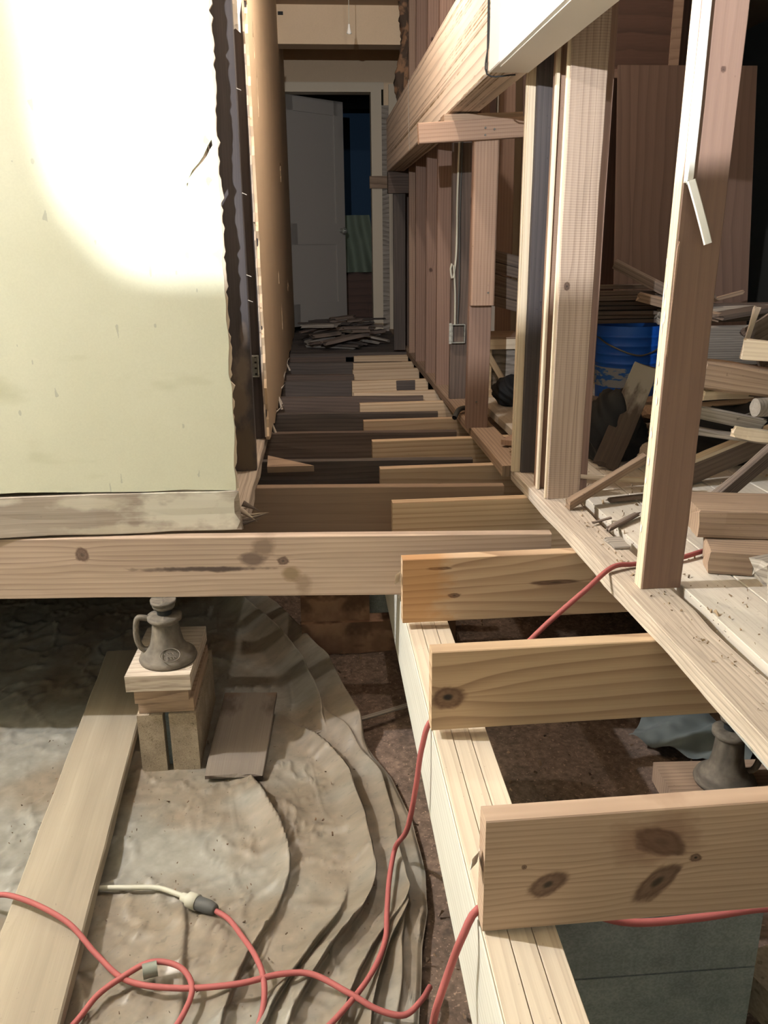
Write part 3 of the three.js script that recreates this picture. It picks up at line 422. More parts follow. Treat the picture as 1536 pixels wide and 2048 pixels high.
// ---------------------------------------------------------------- crawl space: pier, blocks, jacks
{
  const p = group('masonry_pier', 'stained masonry pier on a concrete footing below the hall joists', 'pier');
  box('shaft', -.1, .165, -.6, -.2, -3.2, -2.97, C.stained, p, .6); box('footing', -.1, .5, -.74, -.6, -3.25, -2.95, C.stained, p, .7); box('side_block', .165, .5, -.6, -.446, -3.2, -3.03, C.concreteGrey, p, .5);
}
{
  const p = group('block_pier', 'grey concrete block pier in the shade in front of the knotty joist', 'block pier');
  for (let k = 0; k < 2; k++) for (let i = 0; i < 1; i++) { const b = box('concrete_block', .36, .795, GY + k * .194, GY + .19 + k * .194, -1.39, -1.2, C.concreteGrey, p, .5); }
  box('mortar_joint', .365, .79, GY + .189, GY + .195, -1.385, -1.206, C.concrete, p);
}
tag(box('loose_stone', .84, .97, GY - .01, GY + .09, -1.34, -1.22, C.concrete), 'pale broken stone beside the grey block pier', 'stone').rotation.y = .3;
{
  const p = group('block_stack', 'concrete block with two wooden pads stacked below the stained joist', 'block stack');
  box('block_half', -.566, -.492, GY, -.515, -2.6, -2.2, C.concrete, p, .35); box('block_half', -.474, -.395, GY, -.515, -2.6, -2.2, C.concrete, p, .35); box('block_core', -.492, -.474, GY, -.522, -2.56, -2.235, C.concreteGrey, p, .5);
  box('pad', -.56, -.4, -.513, -.468, -2.55, -2.21, C.scrap, p, .6); box('pad', -.567, -.413, -.468, -.425, -2.55, -2.19, C.scrap, p, .6).rotation.y = .02; box('pad', -.58, -.395, -.425, -.376, -2.5, -2.18, C.plate, p, .6).rotation.y = -.02;
  beam('base_board', V(-.62, GY + .004, -2.18), V(-.36, GY + .004, -2.15), .03, .012, C.grey, V(0, 0, 1), {}, p);
}
function screwJack(pos, h, m, label, turn = 0, emblem = false) {
  const g = group('screw_jack', label, 'screw jack'); g.position.copy(pos); g.rotation.y = turn;
  const pts = [[0, 0], [.082, 0], [.085, .008], [.08, .02], [.066, .03], [.05, .05], [.042, .085], [.038, h * .62], [.044, h * .66], [.05, h * .68], [.05, h * .74], [.034, h * .76], [0, h * .76]].map(p => new THREE.Vector2(...p));
  mesh('bell_base', new THREE.LatheGeometry(pts, 36), m, g);
  const sp = []; for (let i = 0; i <= 14; i++) { sp.push([i % 2 ? .017 : .021, h * .74 + (h * .16) * i / 14]); } sp.push([0, h * .9]); mesh('screw', new THREE.LatheGeometry(sp.map(p => new THREE.Vector2(...p)), 20), C.ironDark, g);
  mesh('head', new THREE.LatheGeometry([[0, h * .86], [.03, h * .86], [.033, h * .9], [.03, h * .93], [.037, h * .95], [.037, h], [0, h]].map(p => new THREE.Vector2(...p)), 24), m, g);
  tube('handle', [V(-.044, h * .7, 0), V(-.075, h * .72, 0), V(-.083, h * .6, 0), V(-.083, h * .34, 0), V(-.07, h * .2, 0), V(-.05, h * .18, 0)], .009, m, g, 36, 10);
  if (emblem) { const e = new THREE.TorusGeometry(.028, .0018, 6, 36); e.scale(1, .8, 1); e.rotateX(-1.0); e.translate(.012, .042, .066); mesh('oval_emblem', e, m, g); for (let r2 = 0; r2 < 2; r2++) for (let i = 0; i < 4; i++) { const b = new THREE.TorusGeometry(.0035, .0012, 5, 10, 4.6); b.rotateX(-1.0); b.translate(-.001 + i * .0085, .047 - r2 * .01, .0655 + r2 * .007); mesh('raised_mark', b, m, g); } }
  return g;
}
screwJack(V(-.475, -.376, -2.285), .192, C.iron, 'dusty cast iron screw jack standing on the block stack under the stained joist', .1, true);
screwJack(V(1.1, -.655, -1.93), .225, C.iron, 'dark screw jack on a timber pad below the floor edge', 2.9);
tag(beam('timber_pad', V(.935, -.688, -1.95), V(1.5, -.688, -1.93), .18, .06, C.scrap, V(0, 0, 1), { segs: 4, wob: .002 }), 'timber pad under the dark screw jack', 'pad');
{ // crumpled grey tarp scrap on the soil
  const g = new THREE.PlaneGeometry(.34, .26, 24, 20); g.rotateX(-Math.PI / 2); const p = g.attributes.position;
  for (let i = 0; i < p.count; i++) { const x = p.getX(i), z = p.getZ(i); p.setY(i, .02 + .05 * fbm(x * 9 + 2, z * 11) + .01 * Math.sin(x * 60 + z * 30)); }
  g.computeVertexNormals(); const m = mesh('tarp_scrap', g, plain(106, 113, 112, .6, { side: THREE.DoubleSide })); m.position.set(1.14, GY, -2.2); m.rotation.y = -.7; tag(m, 'crumpled blue-grey tarp scrap on the soil by the dark jack', 'tarp');
}
tag(beam('lath', V(-.06, GY + .02, -2.35), V(.36, GY + .03, -2.52), .018, .008, C.grey, V(0, 0, 1), {}), 'thin grey lath on the soil beside the girder', 'lath');
// the plank walkway and the short board
tag(beam('plank', V(-.62, GY + .046, -.9), V(-.735, GY + .052, -2.9), .185, .036, C.dirtyPlank, V(1, 0, 0), { segs: 20, wob: .0015, lx: 1.4, ly: .2, ch: .004 }), 'long dusty plank lying on the plastic sheet beside the block stack', 'plank');
tag(beam('short_board', V(-.288, GY + .03, -2.12), V(-.262, GY + .085, -2.5), .172, .018, std(wood({ w: 512, h: 256, lx: .4, ly: .18, light: [112, 97, 82], dark: [76, 62, 50], ring: .03, con: .08, fib: .25, seed: 60, stains: [[.2, .09, .05, .05, .7, [64, 52, 44]], [.1, .1, .06, .06, .5, [90, 68, 52]]] }), .9), V(1, 0, 0), { segs: 6, wob: .002, lx: .4, ly: .18, j0: .012 }), 'short dirt-stained board lying beside the block stack', 'board');

// plastic sheet with folds that follow its curved edge
{
  const E = [[-3.6, -.42], [-3.48, -.36], [-3.16, -.2], [-2.77, -.03], [-2.42, .05], [-2.11, .175], [-1.91, .215], [-1.71, .225], [-1.58, .215], [-1.48, .19], [-1.3, .16], [-.9, .13]];
  const xr = z => { for (let i = 1; i < E.length; i++) if (z <= E[i][0]) { const t = (z - E[i - 1][0]) / (E[i][0] - E[i - 1][0]); return E[i - 1][1] + (E[i][1] - E[i - 1][1]) * t; } return .13; };
  const F = [ // distance from the edge at z -2.6, -2.1, -1.7, -1.3; height; width left, right; z from, to
    [[.1, .06, .06, .04], .022, .02, .008, -3.6, -1.2], [[.2, .14, .13, .27], .04, .022, .006, -2.5, -1.0], [[.47, .42, .34, .42], .045, .03, .007, -2.25, -1.0], 
    [[.06, .1, .08, .19], .026, .014, .005, -1.78, -1.0], [[.03, .04, .04, .1], .03, .012, .005, -1.7, -1.0], [[.2, .2, .19, .35], .03, .016, .006, -1.72, -1.0], [[.6, .52, .6, .5], .014, .02, .008, -1.8, -1.0], [[.72, .8, .9, .7], .012, .02, .01, -2.2, -1.2], [[.02, .03, .1, .1], .075, .05, .03, -3.6, -2.2], [[.12, .13, .1, .1], .05, .03, .015, -3.6, -2.3]];
  const zs = [-2.6, -2.1, -1.7, -1.3], at = (a, z) => { if (z <= zs[0]) return a[0]; for (let i = 1; i < 4; i++) if (z <= zs[i]) { const t = (z - zs[i - 1]) / (zs[i] - zs[i - 1]), s = t * t * (3 - 2 * t); return a[i - 1] + (a[i] - a[i - 1]) * s; } return a[3] + (z - zs[3]) * (a[3] - a[2]) * 2; };
  const nu = 330, nv = 240, pos = [], uv = [], idx = [];
  for (let j = 0; j <= nv; j++) for (let i = 0; i <= nu; i++) {
    const z = -3.6 + 2.75 * j / nv, s = i / nu, d = 2.4 * Math.pow(1 - s, 1.9), x = xr(z) - d + .006 * (noise(z * 8, 3) - .5);
    let h = .006 + (fbm(x * 4 + 3, z * 4) - .45) * .022 + (noise(x * 16 + 2 * z, z * 9) - .5) * .006, dx = 0;
    const cr = Math.abs(fbm(x * 5 + 40, z * 5 + 8) - .5); h += .012 * Math.exp(-cr * 60) * sstep(.1, .3, d);
    const cr2 = Math.abs(noise(x * 7 + z * 5 + 11, z * 6 - x * 4) - .5); h += .009 * Math.exp(-cr2 * 45) * sstep(.05, .2, d);
    for (const f of F) { const c = at(f[0], z) + .05 * (noise(z * 2.2 + f[1] * 900, f[0][0] * 50) - .5), q = c - d, a = f[1] * sstep(f[4], f[4] + .25, z) * (1 - sstep(f[5] - .2, f[5], z)) * (.65 + .7 * noise(z * 4 + f[1] * 300, 5)), e = q < 0 ? Math.exp(-(q * q) / (f[2] * f[2])) : Math.exp(-(q * q) / (f[3] * f[3])); h += a * e; dx += a * e * .55; }
    h *= .8; h += .0035 * Math.exp(-Math.abs(noise(x * 13 - z * 2 + 70, z * 3.5 + 4) - .5) * 55); h *= .25 + .75 * sstep(0, .012, d); pos.push(x + Math.min(dx, .045), GY + .008 + h, z); uv.push(x / 1.5, z / 1.5);
  }
  for (let j = 0; j < nv; j++) for (let i = 0; i < nu; i++) { const a = j * (nu + 1) + i, b = a + nu + 1; idx.push(a, b, a + 1, a + 1, b, b + 1); }
  const g = new THREE.BufferGeometry(); g.setAttribute('position', new THREE.Float32BufferAttribute(pos, 3)); g.setAttribute('uv', new THREE.Float32BufferAttribute(uv, 2)); g.setIndex(idx); g.computeVertexNormals();
  C.plastic.side = THREE.DoubleSide; tag(mesh('plastic_sheet', g, C.plastic), 'dusty folded plastic sheet spread over the crawl space soil', 'plastic sheet');
}
// ---------------------------------------------------------------- cords
const CR = .0063, cy = GY + .045;
tag(tube('extension_cord', [V(1.3, -.235, -1.0), V(.9, -.236, -1.02), V(.7, -.236, -1.045), V(.58, -.246, -1.045), V(.46, -.244, -1.045), V(.345, -.2, -1.05), V(.28, -.195, -1.05), V(.218, -.19, -1.035), V(.193, -.225, -1.02), V(.175, -.3, -1.03), V(.155, -.36, -1.02), V(.15, -.5, -1.08), V(.1, -.69, -1.1), V(-.05, -.7, -1.0)], CR, C.redCord, scene, 140), 'red extension cord drawn across the girder under the knotty joist', 'cord');
tag(tube('extension_cord', [V(1.25, .052, -2.0), V(1.0, .052, -1.93), V(.85, .05, -1.86), V(.74, .052, -1.835), V(.69, .055, -1.82), V(.6, .02, -1.76), V(.5, -.06, -1.74), V(.4, -.14, -1.7), V(.3, -.19, -1.62), V(.218, -.188, -1.575), V(.197, -.25, -1.57), V(.185, -.35, -1.575), V(.17, -.5, -1.62), V(.15, -.66, -1.74), V(.13, -.675, -1.66), V(.115, -.675, -1.55), V(.105, -.67, -1.47), V(.07, -.665, -1.38), V(.0, -.67, -1.29), V(-.1, -.68, -1.2)], CR, C.redCord, scene, 220), 'red extension cord from the board floor over the girder down to the plastic sheet', 'cord');
tag(tube('extension_cord', [V(-1.0, cy, -1.72), V(-.85, cy, -1.68), V(-.76, cy + .04, -1.64), V(-.6, cy + .04, -1.545), V(-.52, cy + .01, -1.475), V(-.45, cy - .005, -1.42), V(-.34, cy, -1.385), V(-.21, cy + .01, -1.375), V(-.12, cy + .012, -1.39), V(-.06, cy + .012, -1.385), V(.02, cy + .012, -1.33), V(.08, cy, -1.295), V(.13, cy - .005, -1.285), V(.165, cy, -1.31), V(.19, cy - .02, -1.36)], CR, C.redCord, scene, 200), 'red extension cord lying across the plank and the plastic folds', 'cord');
tag(tube('extension_cord', [V(-.283, cy - .012, -1.605), V(-.25, cy - .01, -1.575), V(-.215, cy - .008, -1.52), V(-.18, cy + .005, -1.45), V(-.158, cy + .012, -1.385), V(-.155, cy + .0, -1.33), V(-.17, cy - .02, -1.27)], CR, C.redCord, scene, 80), 'short red cord running from the grey plug over the folds', 'cord');
tag(tube('extension_cord', [V(-.6, cy - .01, -1.22), V(-.53, cy - .01, -1.33), V(-.5, cy - .008, -1.39), V(-.46, cy, -1.42), V(-.4, cy + .012, -1.445), V(-.335, cy + .012, -1.425), V(-.305, cy + .005, -1.38), V(-.315, cy, -1.32), V(-.36, cy - .01, -1.24)], CR, C.redCord, scene, 110), 'looped red extension cord taped to the crossing cord', 'cord');
{ const t = new THREE.CylinderGeometry(.0155, .0155, .03, 14); t.rotateZ(Math.PI / 2); const m = mesh('tape_wrap', t, C.tape); m.position.set(-.4, cy + .006, -1.43); m.rotation.y = .25; tag(m, 'grey tape wrapped round the two red cords', 'tape'); }
tag(tube('power_cord', [V(-.72, cy - .015, -1.7), V(-.64, cy - .02, -1.705), V(-.58, cy - .02, -1.712), V(-.5, cy - .018, -1.705), V(-.43, cy - .016, -1.695), V(-.37, cy - .014, -1.663)], CR, C.whiteCord, scene, 70), 'off-white power cord coming out from under the plank', 'cord');
{
  const g = group('plug_connector', 'dark rubber plug joining the off-white cord to the red cord', 'plug'); g.position.set(-.325, cy - .012, -1.632); g.rotation.y = -.52;
  const pr = (a) => new THREE.LatheGeometry(a.map(p => new THREE.Vector2(...p)), 16).rotateZ(-Math.PI / 2);
  mesh('socket_end', pr([[0, -.05], [.01, -.05], [.012, -.035], [.018, -.03], [.019, -.004], [0, -.004]]), C.whiteCord, g); mesh('plug_body', pr([[0, -.006], [.0165, -.006], [.0165, .03], [.013, .045], [.0095, .05], [0, .05]]), C.blackRubber, g);
}

// ---------------------------------------------------------------- debris room shell
{
  const w = structure(group('wall_debris_room', 'dark reddish panelled back wall of the debris room', 'wall'));
  for (let i = 0; i < 16; i++) { const x = .78 + i * .165; if (i === 2 || i > 9) continue; beam('wall_panel', V(x + .08, .04, -5.42 - (i % 3) * .01), V(x + .08, 2.34, -5.42 - (i % 3) * .01), .158, .02, C.panel, V(1, 0, 0), { seed: 500 + i }, w); }
  box('backing', .8, 2.42, .0, 2.34, -5.5, -5.46, C.core, w); box('return_panel', .8, .83, .0, 2.34, -7.8, -5.46, C.panel, w);
}
tag(beam('plywood_sheet', V(1.79, .06, -4.05), V(1.79, 1.58, -4.3), .68, .012, C.ply, V(1, 0, 0), { lx: 1.8, ly: .8, seed: 77 }), 'reddish plywood sheet leaning behind the debris', 'plywood');
{
  const g = group('picture_panel', 'framed dark red panel above the plywood sheet', 'panel'); g.position.set(1.62, 1.98, -4.62);
  box('board', -.2, .2, -.36, .3, -.01, .0, C.panel, g); box('rail', -.25, .25, -.4, -.36, -.015, .01, C.studRed, g); box('stile', .2, .25, -.36, .3, -.015, .01, C.stud, g); box('stile', -.25, -.2, -.36, .3, -.015, .01, C.studRed, g); box('rail', -.25, .25, .02, .05, 0, .01, C.scrapDark, g);
}
tag(beam('leaning_board', V(1.0, .04, -4.55), V(1.02, 1.9, -4.75), .085, .02, C.studRed, V(1, 0, 0), {}), 'reddish board leaning upright behind the stud pack, left of a dark gap', 'board');
tag(beam('leaning_board', V(1.15, .04, -4.5), V(1.16, 1.75, -4.75), .12, .02, C.ply, V(1, 0, 0), {}), 'orange board leaning upright behind the stud pack, right of a dark gap', 'board');
{ // blue bucket
  const g = group('bucket', 'blue plastic bucket dusted white at its foot, in the debris', 'bucket'); g.position.set(1.44, .042, -3.86);
  const pts = [[0, 0], [.13, 0], [.142, .2]]; for (let i = 0; i < 4; i++) pts.push([.143 + i * .003, .21 + i * .04], [.15 + i * .003, .214 + i * .04], [.15 + i * .003, .222 + i * .04], [.144 + i * .003, .226 + i * .04]); pts.push([.158, .385], [.15, .385], [.13, .01], [0, .01]);
  mesh('pail', new THREE.LatheGeometry(pts.map(p => new THREE.Vector2(...p)), 40), plain(22, 92, 196, .4), g);
  const d = new THREE.CylinderGeometry(.1432, .1375, .09, 40, 3, true); d.translate(0, .152, 0); mesh('dust_band', d, std(tex(256, 64, (u, v, c) => { const n = fbm(u * 26, v * 7), k = sstep(.4, .52, n + .25 * (.6 - v)); c[0] = 40 + 100 * k; c[1] = 96 + 50 * k; c[2] = 180 - 24 * k; }), .8, { side: THREE.DoubleSide }), g);
  tube('bail_handle', [V(-.158, .34, 0), V(-.12, .3, .12), V(0, .26, .166), V(.12, .3, .12), V(.158, .34, 0)], .004, C.nail, g);
}
{ // pale crate with the green pail
  const g = group('wooden_crate', 'pale wooden crate with a diagonal brace standing past the prop', 'crate'); g.position.set(.9, .04, -4.2);
  box('rail', -.07, .14, .24, .29, -.02, .01, C.pale, g); box('rail', -.07, .14, 0, .04, -.02, .01, C.pale, g); box('post', -.075, -.03, 0, .29, -.03, 0, C.pale, g); box('back', -.07, .14, .04, .24, -.03, -.02, C.grey, g); beam('brace', V(-.06, .23, .004), V(.07, .02, .004), .03, .012, C.pale, V(0, 0, 1).cross(V(.5, .8, 0)), {}, g); box('side', .12, .15, 0, .29, -.3, -.02, C.pale, g); box('top', -.07, .14, .29, .3, -.3, .01, C.scrap, g);
  const b = group('green_pail', 'stack of dull green pails beside the pale crate', 'pail'); b.position.set(1.06, .045, -4.06); const gm = plain(86, 96, 72, .6);
  mesh('pail', new THREE.LatheGeometry([[0, 0], [.07, 0], [.07, .02], [.05, .025], [.05, .09], [.075, .095], [.075, .11], [.05, .115], [.055, .3], [.06, .31], [.06, .34], [.055, .345], [.062, .39], [.07, .395], [.07, .41], [0, .41]].map(p => new THREE.Vector2(...p)), 24), gm, b);
}
{ // dark bag with a red edge near the crate, and the black plastic behind the stud pack
  const blob = (name, label, pos, s, seed, mat, sq) => { const g = new THREE.SphereGeometry(1, 40, 26), p = g.attributes.position; for (let i = 0; i < p.count; i++) { const v = V(p.getX(i), p.getY(i), p.getZ(i)), k = .72 + .5 * fbm(v.x * 2.1 + seed, v.y * 2.1 + v.z * 1.7 + seed) + .06 * Math.sin(v.x * 9 + v.y * 12 + v.z * 7); p.setXYZ(i, v.x * k * s[0], Math.max(v.y * k, -.75) * s[1], v.z * k * s[2]); } g.computeVertexNormals(); const m = mesh(name, g, mat); m.position.copy(pos); return tag(m, label, 'bag'); };
  blob('dark_bag', 'dark slumped bag lying by the green pails', V(.95, .1, -3.98), [.12, .08, .09], 3, C.black);
  blob('plastic_bag', 'black plastic bag slumped behind the rough-sawn stud', V(1.04, .15, -2.86), [.12, .14, .07], 8, C.black);
  blob('plastic_bag', 'black plastic bag under the grey planks of the debris heap', V(1.5, .14, -2.85), [.3, .14, .16], 12, C.black);
}
// ---------------------------------------------------------------- debris: individually placed pieces
const GD = 'scrap wood of the debris heap';
function scrap(label, A, B, W, T, m, up = V(0, 1, 0), o = {}, grp = GD) { return tag(beam('scrap_board', V(...A), V(...B), W, T, m, up, { segs: 8, wob: .002, j0: .02, j1: .02, ...o }), label, 'scrap wood', grp); }
scrap('brown lath resting at a slant between the rough-sawn stud and the lone stud', [.715, .058, -2.3], [.99, .165, -2.42], .034, .018, C.scrap, V(0, 1, .5), { j0: .004 });
scrap('thin pale sliver stuck out behind the slanted brown lath', [.79, .09, -2.5], [1.05, .06, -2.52], .014, .008, C.pale, V(0, 1, 0), { j0: .05 });
scrap('dark wide board leaning behind the lone stud with a grey weathered top', [.975, .045, -2.74], [1.145, .385, -2.86], .088, .022, std(wood({ w: 512, h: 128, lx: .4, ly: .1, light: [84, 64, 52], dark: [46, 38, 34], ring: .02, con: .3, fib: .3, blotch: .8, seed: 66, stains: [[.38, .05, .13, .2, .95, [150, 144, 134]]] }), .9), V(1, 0, .3), { fit: true, wob: .003 });
scrap('pale lath stub beside the leaning dark board', [.955, .16, -2.95], [1.09, .165, -2.93], .022, .012, C.pale, V(0, 1, .4), {});
scrap('small torn grey shingle lying on the dusty floor', [.735, .045, -2.0], [.79, .046, -2.0], .07, .006, C.grey, V(0, 0, 1), { j0: .02, j1: .03, wob: .004 });
scrap('dark splintered stick on the floor beside the lone stud', [.765, .047, -2.1], [.9, .052, -2.22], .014, .01, C.bark, V(0, 0, 1), { j0: .03 });
scrap('short dark twig splinters on the dusty floor', [.74, .047, -2.16], [.82, .05, -2.2], .012, .007, C.bark, V(0, 0, 1), { j0: .03, j1: .03 });
scrap('thin dark lath lying beyond the slanted lath', [.85, .05, -2.36], [1.1, .055, -2.4], .02, .01, C.scrapDark, V(0, 0, 1));
scrap('heavy sawn beam end with a dusty top, on the nearest scrap block', [.925, .135, -1.96], [1.45, .125, -1.88], .17, .07, C.scrap, V(0, 0, 1), { wob: .003, j0: .006, ch: .004 });
scrap('sawn block with a broken pale corner lying under the heavy beam end', [.92, .068, -1.84], [1.12, .068, -1.78], .11, .054, C.scrap, V(0, 0, 1), { j1: .015, j0: .008 });
scrap('wide weathered grey board slanting down behind the heavy beam end', [.985, .06, -2.08], [1.36, .32, -2.2], .062, .02, C.bark, V(0, 1, .3), { j0: .04, wob: .004 });
scrap('brown board on edge below the black bag', [1.08, .05, -2.5], [1.55, .17, -2.66], .075, .03, C.scrapDark, V(0, 1, 0), {});
scrap('pale edged lath along the top of the brown board', [1.07, .093, -2.49], [1.55, .213, -2.65], .012, .034, C.pale, V(0, 1, 0), {});
scrap('crumbling pale grey plank across the black bag', [1.14, .228, -2.5], [1.55, .165, -2.48], .06, .02, C.grey, V(0, 0, 1), { wob: .008, j0: .03, segs: 14 });
scrap('pale rotten wood lump on the crumbling plank', [1.27, .225, -2.47], [1.4, .21, -2.45], .03, .03, C.pale, V(0, 1, 0), { wob: .012, j0: .02, segs: 8 });
scrap('pointed grey slat on top of the crumbling plank', [1.17, .285, -2.52], [1.4, .235, -2.5], .045, .014, C.grey, V(0, 1, .4), { j0: .05 });
scrap('curled pale bark strip beside the pointed slat', [1.3, .255, -2.5], [1.42, .29, -2.52], .03, .012, C.grey, V(0, 1, .4), { wob: .006, j1: .04 });
scrap('light square-ended batten near the round timber end', [1.19, .335, -2.52], [1.4, .325, -2.6], .032, .028, C.pale, V(0, 1, .3), { j0: .002 });
scrap('pale pointed sliver beside the square-ended batten', [1.13, .34, -2.55], [1.3, .35, -2.6], .022, .012, C.pale, V(0, 1, .3), { j0: .05 });
scrap('long bright split board above the round timber end', [1.3, .36, -2.52], [1.7, .44, -2.5], .035, .03, C.pale, V(0, 1, .3), { j0: .06 });
scrap('thick timber with a rough saw-cut end high in the heap', [1.17, .405, -2.53], [1.45, .362, -2.5], .085, .09, C.scrap, V(0, 1, 0), { wob: .005, ch: .008, segs: 10 });
scrap('grey timber butting against the thick saw-cut timber', [1.455, .372, -2.5], [1.75, .36, -2.47], .08, .08, C.grey, V(0, 1, 0), { wob: .006, ch: .008 });
scrap('flat brown offcut under the thick saw-cut timber', [1.25, .325, -2.62], [1.6, .32, -2.58], .05, .03, C.scrapDark, V(0, .3, 1), {});
scrap('bright new board end on the top of the heap', [1.3, .475, -2.52], [1.65, .45, -2.4], .06, .035, C.pale, V(0, 1, 0), { j0: .02 });
scrap('dark panel standing on edge at the top of the heap with a pale torn rim', [1.4, .44, -2.62], [1.8, .66, -2.62], .2, .02, C.scrapDark, V(0, 1, 0), { wob: .004 });
scrap('torn pale rim of the dark panel at the heap top', [1.345, .43, -2.6], [1.38, .6, -2.6], .02, .015, C.core, V(1, 0, 0), { wob: .006 });
scrap('dark grey timber leaning at the floor edge, past the plate seam', [.905, .045, -1.43], [.93, .24, -1.52], .07, .03, C.grey, V(1, 0, 0), {});
scrap('splintered block end hanging over the plate seam', [.885, .135, -1.56], [1.08, .15, -1.6], .045, .05, C.grey, V(0, 1, 0), { j0: .03, wob: .005 });
{ const g = new THREE.CylinderGeometry(.028, .03, .34, 22, 8), p = g.attributes.position; for (let i = 0; i < p.count; i++) { const k = 1 + .2 * (noise(p.getX(i) * 60, p.getY(i) * 20 + p.getZ(i) * 50) - .5); p.setX(i, p.getX(i) * k); p.setZ(i, p.getZ(i) * k * .85); } g.rotateZ(Math.PI / 2); g.computeVertexNormals(); const m = mesh('round_timber', g, C.grey); m.position.set(1.48, .31, -2.45); m.rotation.y = .2; tag(m, 'round grey timber end poking out of the heap', 'scrap wood', GD); }
scrap('dark notched board rising from the heap in front of the plywood', [1.31, .7, -3.75], [1.66, .5, -3.55], .04, .025, C.scrapDark, V(0, 1, .4), { j0: .004 });
scrap('brown board with an orange broken end in front of the plywood', [1.36, .57, -3.6], [1.7, .48, -3.5], .035, .02, C.scrap, V(0, 1, .4), { j0: .05 });
scrap('thin stick poking out past the plywood edge', [1.75, .52, -3.8], [1.97, .565, -3.85], .018, .014, C.scrap, V(0, 1, 0), {});
scrap('pale grey wide board lying behind the lone stud', [1.6, .36, -3.55], [2.2, .36, -3.5], .19, .02, C.grey, V(0, 1, .5), {});
scrap('grey ledge board under the plywood foot', [1.5, .47, -3.7], [2.1, .49, -3.66], .05, .05, C.grey, V(0, 1, .5), {});
// planks dropped one on the other: a height map keeps each above those before it
function dropper(x0, x1, z0, z1, y0, tilt, top) {
  const c = .02, nx = Math.ceil((x1 - x0) / c) + 1, nz = Math.ceil((z1 - z0) / c) + 1, H = new Float32Array(nx * nz).fill(y0);
  const at = (x, z) => clamp(Math.round((x - x0) / c), 0, nx - 1) * nz + clamp(Math.round((z - z0) / c), 0, nz - 1);
  return (cx, cz, a, l, W, T) => {
    const ux = Math.cos(a), uz = Math.sin(a), S = [], n = Math.max(6, Math.ceil(l / c));
    for (let i = 0; i <= n; i++) for (let k = -3; k <= 3; k++) { const s = (i / n - .5) * l, q = k / 6 * W, x = cx + ux * s - uz * q, z = cz + uz * s + ux * q; S.push([i / n, at(x, z)]); }
    let yA = y0, yB = y0; for (const [t, k] of S) { if (t < .3) yA = Math.max(yA, H[k]); if (t > .7) yB = Math.max(yB, H[k]); }
    let up = 0; for (const [t, k] of S) up = Math.max(up, H[k] - (yA + (yB - yA) * t));
    if (Math.abs(yA - yB) > tilt * l || Math.max(yA, yB) + up > top) return null;
    for (const [t, k] of S) H[k] = yA + (yB - yA) * t + up + T + .003;
    const y = T / 2 + up + .001; return [V(cx - ux * l / 2, yA + y, cz - uz * l / 2), V(cx + ux * l / 2, yB + y, cz + uz * l / 2), V(-uz, 0, ux)];
  };
}
// planks deep in the heap (told apart only by their place)
{
  const r = rng(91), mats = [C.scrap, C.old, C.bark, C.scrapDark, C.grey, C.scrapDark], drop = dropper(.84, 2.5, -4.3, -2.9, .041, .3, .5);
  for (let i = 0; i < 170; i++) {
    const l = .35 + r() * .6, a = (r() - .5) * .9 + (r() < .15 ? 1.2 : 0), W = .05 + r() * .09, T = .02 + r() * .025, hx = Math.abs(Math.cos(a)) * l / 2 + W / 2, hz = Math.abs(Math.sin(a)) * l / 2 + W / 2;
    const x = .87 + hx + r() * (1.35 - hx), z = -4.05 + hz + r() * Math.max(.05, 1.05 - 2 * hz); if (z + hz > -2.98) continue;
    if (Math.abs(x - 1.42) < hx + .16 && z + hz > -4.06 && z - hz < -3.66) continue;   // the clearing that the bucket stands in
    const low = Math.abs(x - 1.32) < hx + .12 && z > -3.7, D = drop(x, z, a, l, W, T); if (!D) continue; const [A, B, up] = D; if (low && Math.max(A.y, B.y) > .2) continue;
    scrap('old scrap plank lying deep in the debris heap', A.toArray(), B.toArray(), W, T, mats[i % 6], up, { seed: 600 + i, segs: 5, wob: .001 });
  }
  for (let i = 0; i < 12; i++) { const x = 1.25 + r() * .7, z = -2.55 - r() * .35, y = .06 + r() * .26, a = (r() - .5) * .9, l = .3 + r() * .4, h = V(Math.cos(a) * l / 2, (r() - .5) * .12, Math.sin(a) * l / 2), c = V(x + l / 3, y + .02, z); scrap('small weathered scrap piece filling the lit part of the heap', c.clone().sub(h).toArray(), c.clone().add(h).toArray(), .03 + r() * .05, .012 + r() * .02, [C.grey, C.bark, C.scrapDark, C.scrap][i % 4], V(0, r() < .5 ? 1 : .3, .6), { seed: 700 + i, segs: 5, wob: .004, j0: .03, j1: .03 }); }
  for (let i = 0; i < 8; i++) { const y = .448 + i * .021, x = .98 + r() * .22, z = -3.86 + r() * .16; scrap('old thin plank of the flat pile lying over the blue bucket', [x, y, z], [x + .6 + r() * .35, y + (r() - .3) * .012, z + (r() - .5) * .1], .07 + r() * .09, .017, mats[(i * 2 + 1) % 6], V(0, 0, 1), { seed: 770 + i, segs: 6, wob: .001 }); }
  // boards stacked past the prop
  for (let i = 0; i < 5; i++) scrap('dark board of the stack behind the T-shaped prop, ' + ORD[i] + ' from its top', [.8, .74 - i * .05, -3.95 - i * .01], [1.2, .6 - i * .05 + r() * .05, -3.8], .045, .02, C.scrapDark, V(0, 1, .3), { seed: 740 + i });
  tag(beam('loose_floor_board', V(.735, .056, -3.1), V(.95, .056, -3.42), .1, .02, C.stud, V(1, 0, .6), {}), 'reddish loose floor board slanting past the prop foot', 'floor board');
  scrap('two-lath strip lying at the foot of the pale split stud', [.69, .055, -3.0], [.86, .06, -2.95], .03, .014, C.scrap, V(0, 0, 1));
  scrap('dark lath strip lying in front of the green pails', [.84, .06, -3.6], [1.05, .06, -3.52], .03, .014, C.scrapDark, V(0, 0, 1));
}
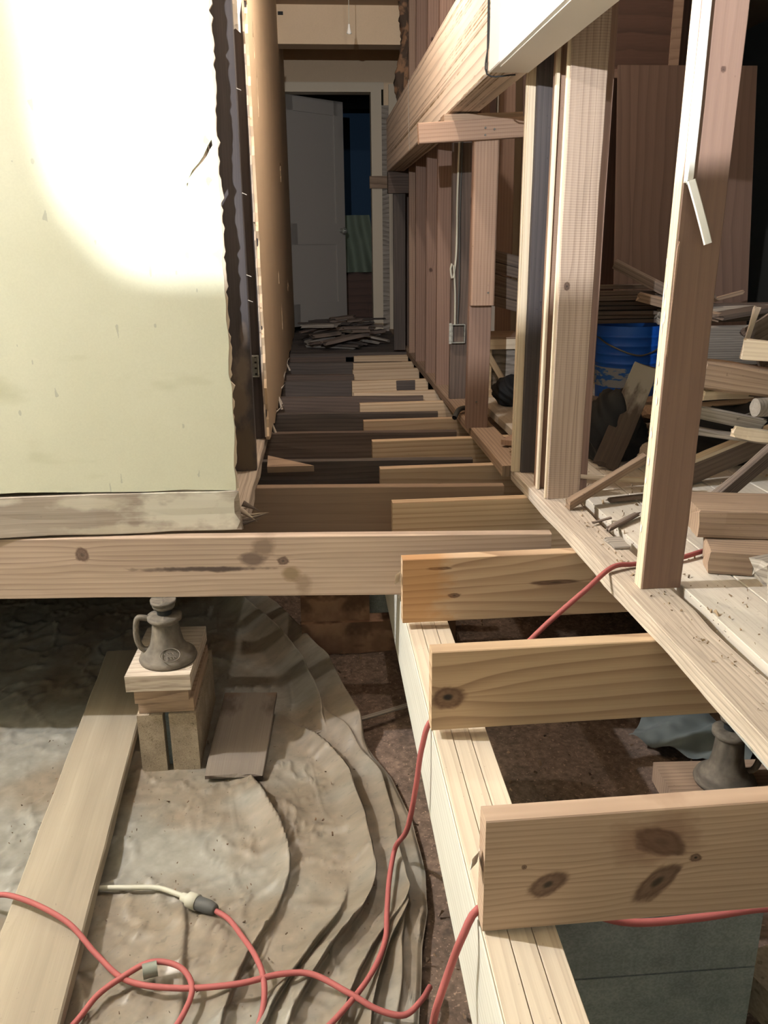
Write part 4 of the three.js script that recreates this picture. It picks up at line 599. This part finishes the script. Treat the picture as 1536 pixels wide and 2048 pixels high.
// rubble at the end of the hall
{
  const r = rng(17), mats = [C.old2, C.scrapDark, C.old, C.bark, C.grey];
  const drop = dropper(-.21, .66, -7.78, -6.3, .021, .35, .19);
  for (let i = 0; i < 130; i++) { const l = .16 + r() * .34, a = (r() - .5) * 1.4, W = .04 + r() * .07, T = .012 + r() * .016, hx = Math.abs(Math.cos(a)) * l / 2 + W / 2, x = -.19 + hx + r() * Math.max(.02, .8 - 2 * hx), z = -6.44 - r() * .9, D = drop(x, z, a, l, W, T); if (!D) continue; const [A, B, up] = D;
    tag(beam('rubble_piece', A, B, W, T, mats[i % 5], up, { segs: 4, wob: .003, j0: .03, j1: .03, seed: 800 + i }), 'dark broken piece of the rubble at the hall end', 'rubble', 'rubble pieces at the hall end'); }
}
// saw dust crumbs and chips
function chips(name, label, n, seed, fn, mat, s0, s1) {
  const r = rng(seed), g = new THREE.TetrahedronGeometry(1), m = new THREE.InstancedMesh(g, mat, n), o = new THREE.Object3D();
  for (let i = 0; i < n; i++) { const p = fn(r), s = s0 + r() * r() * (s1 - s0); o.position.copy(p); o.rotation.set(r() * 6, r() * 6, r() * 6); o.scale.set(s * (1 + r() * 2), s * .5, s); o.updateMatrix(); m.setMatrixAt(i, o.matrix); m.setColorAt(i, new THREE.Color().setScalar(.5 + r() * .7)); }
  m.name = numbered(name); m.castShadow = m.receiveShadow = true; scene.add(m); return tag(m, label, 'debris', null, 'stuff');
}
chips('wood_chips', 'wood chips and saw dust crumbs on the dusty floor', 420, 5, r => V(.72 + r() * r() * .9, .043, -1.1 - r() * 1.7), plain(150, 128, 102, .9), .0015, .006);
chips('soil_crumbs', 'chips and crumbs scattered over the soil', 900, 6, r => V(-.2 + r() * 1.6, GY + .004, -1.0 - r() * 2.4), plain(120, 98, 80, .95), .002, .010);
chips('sheet_crumbs', 'dirt crumbs scattered over the plastic sheet', 260, 7, r => V(-.9 + r() * 1.0, GY + .022, -1.2 - r() * 1.3), plain(104, 82, 64, .95), .0015, .005);

renderer.render(scene, camera);
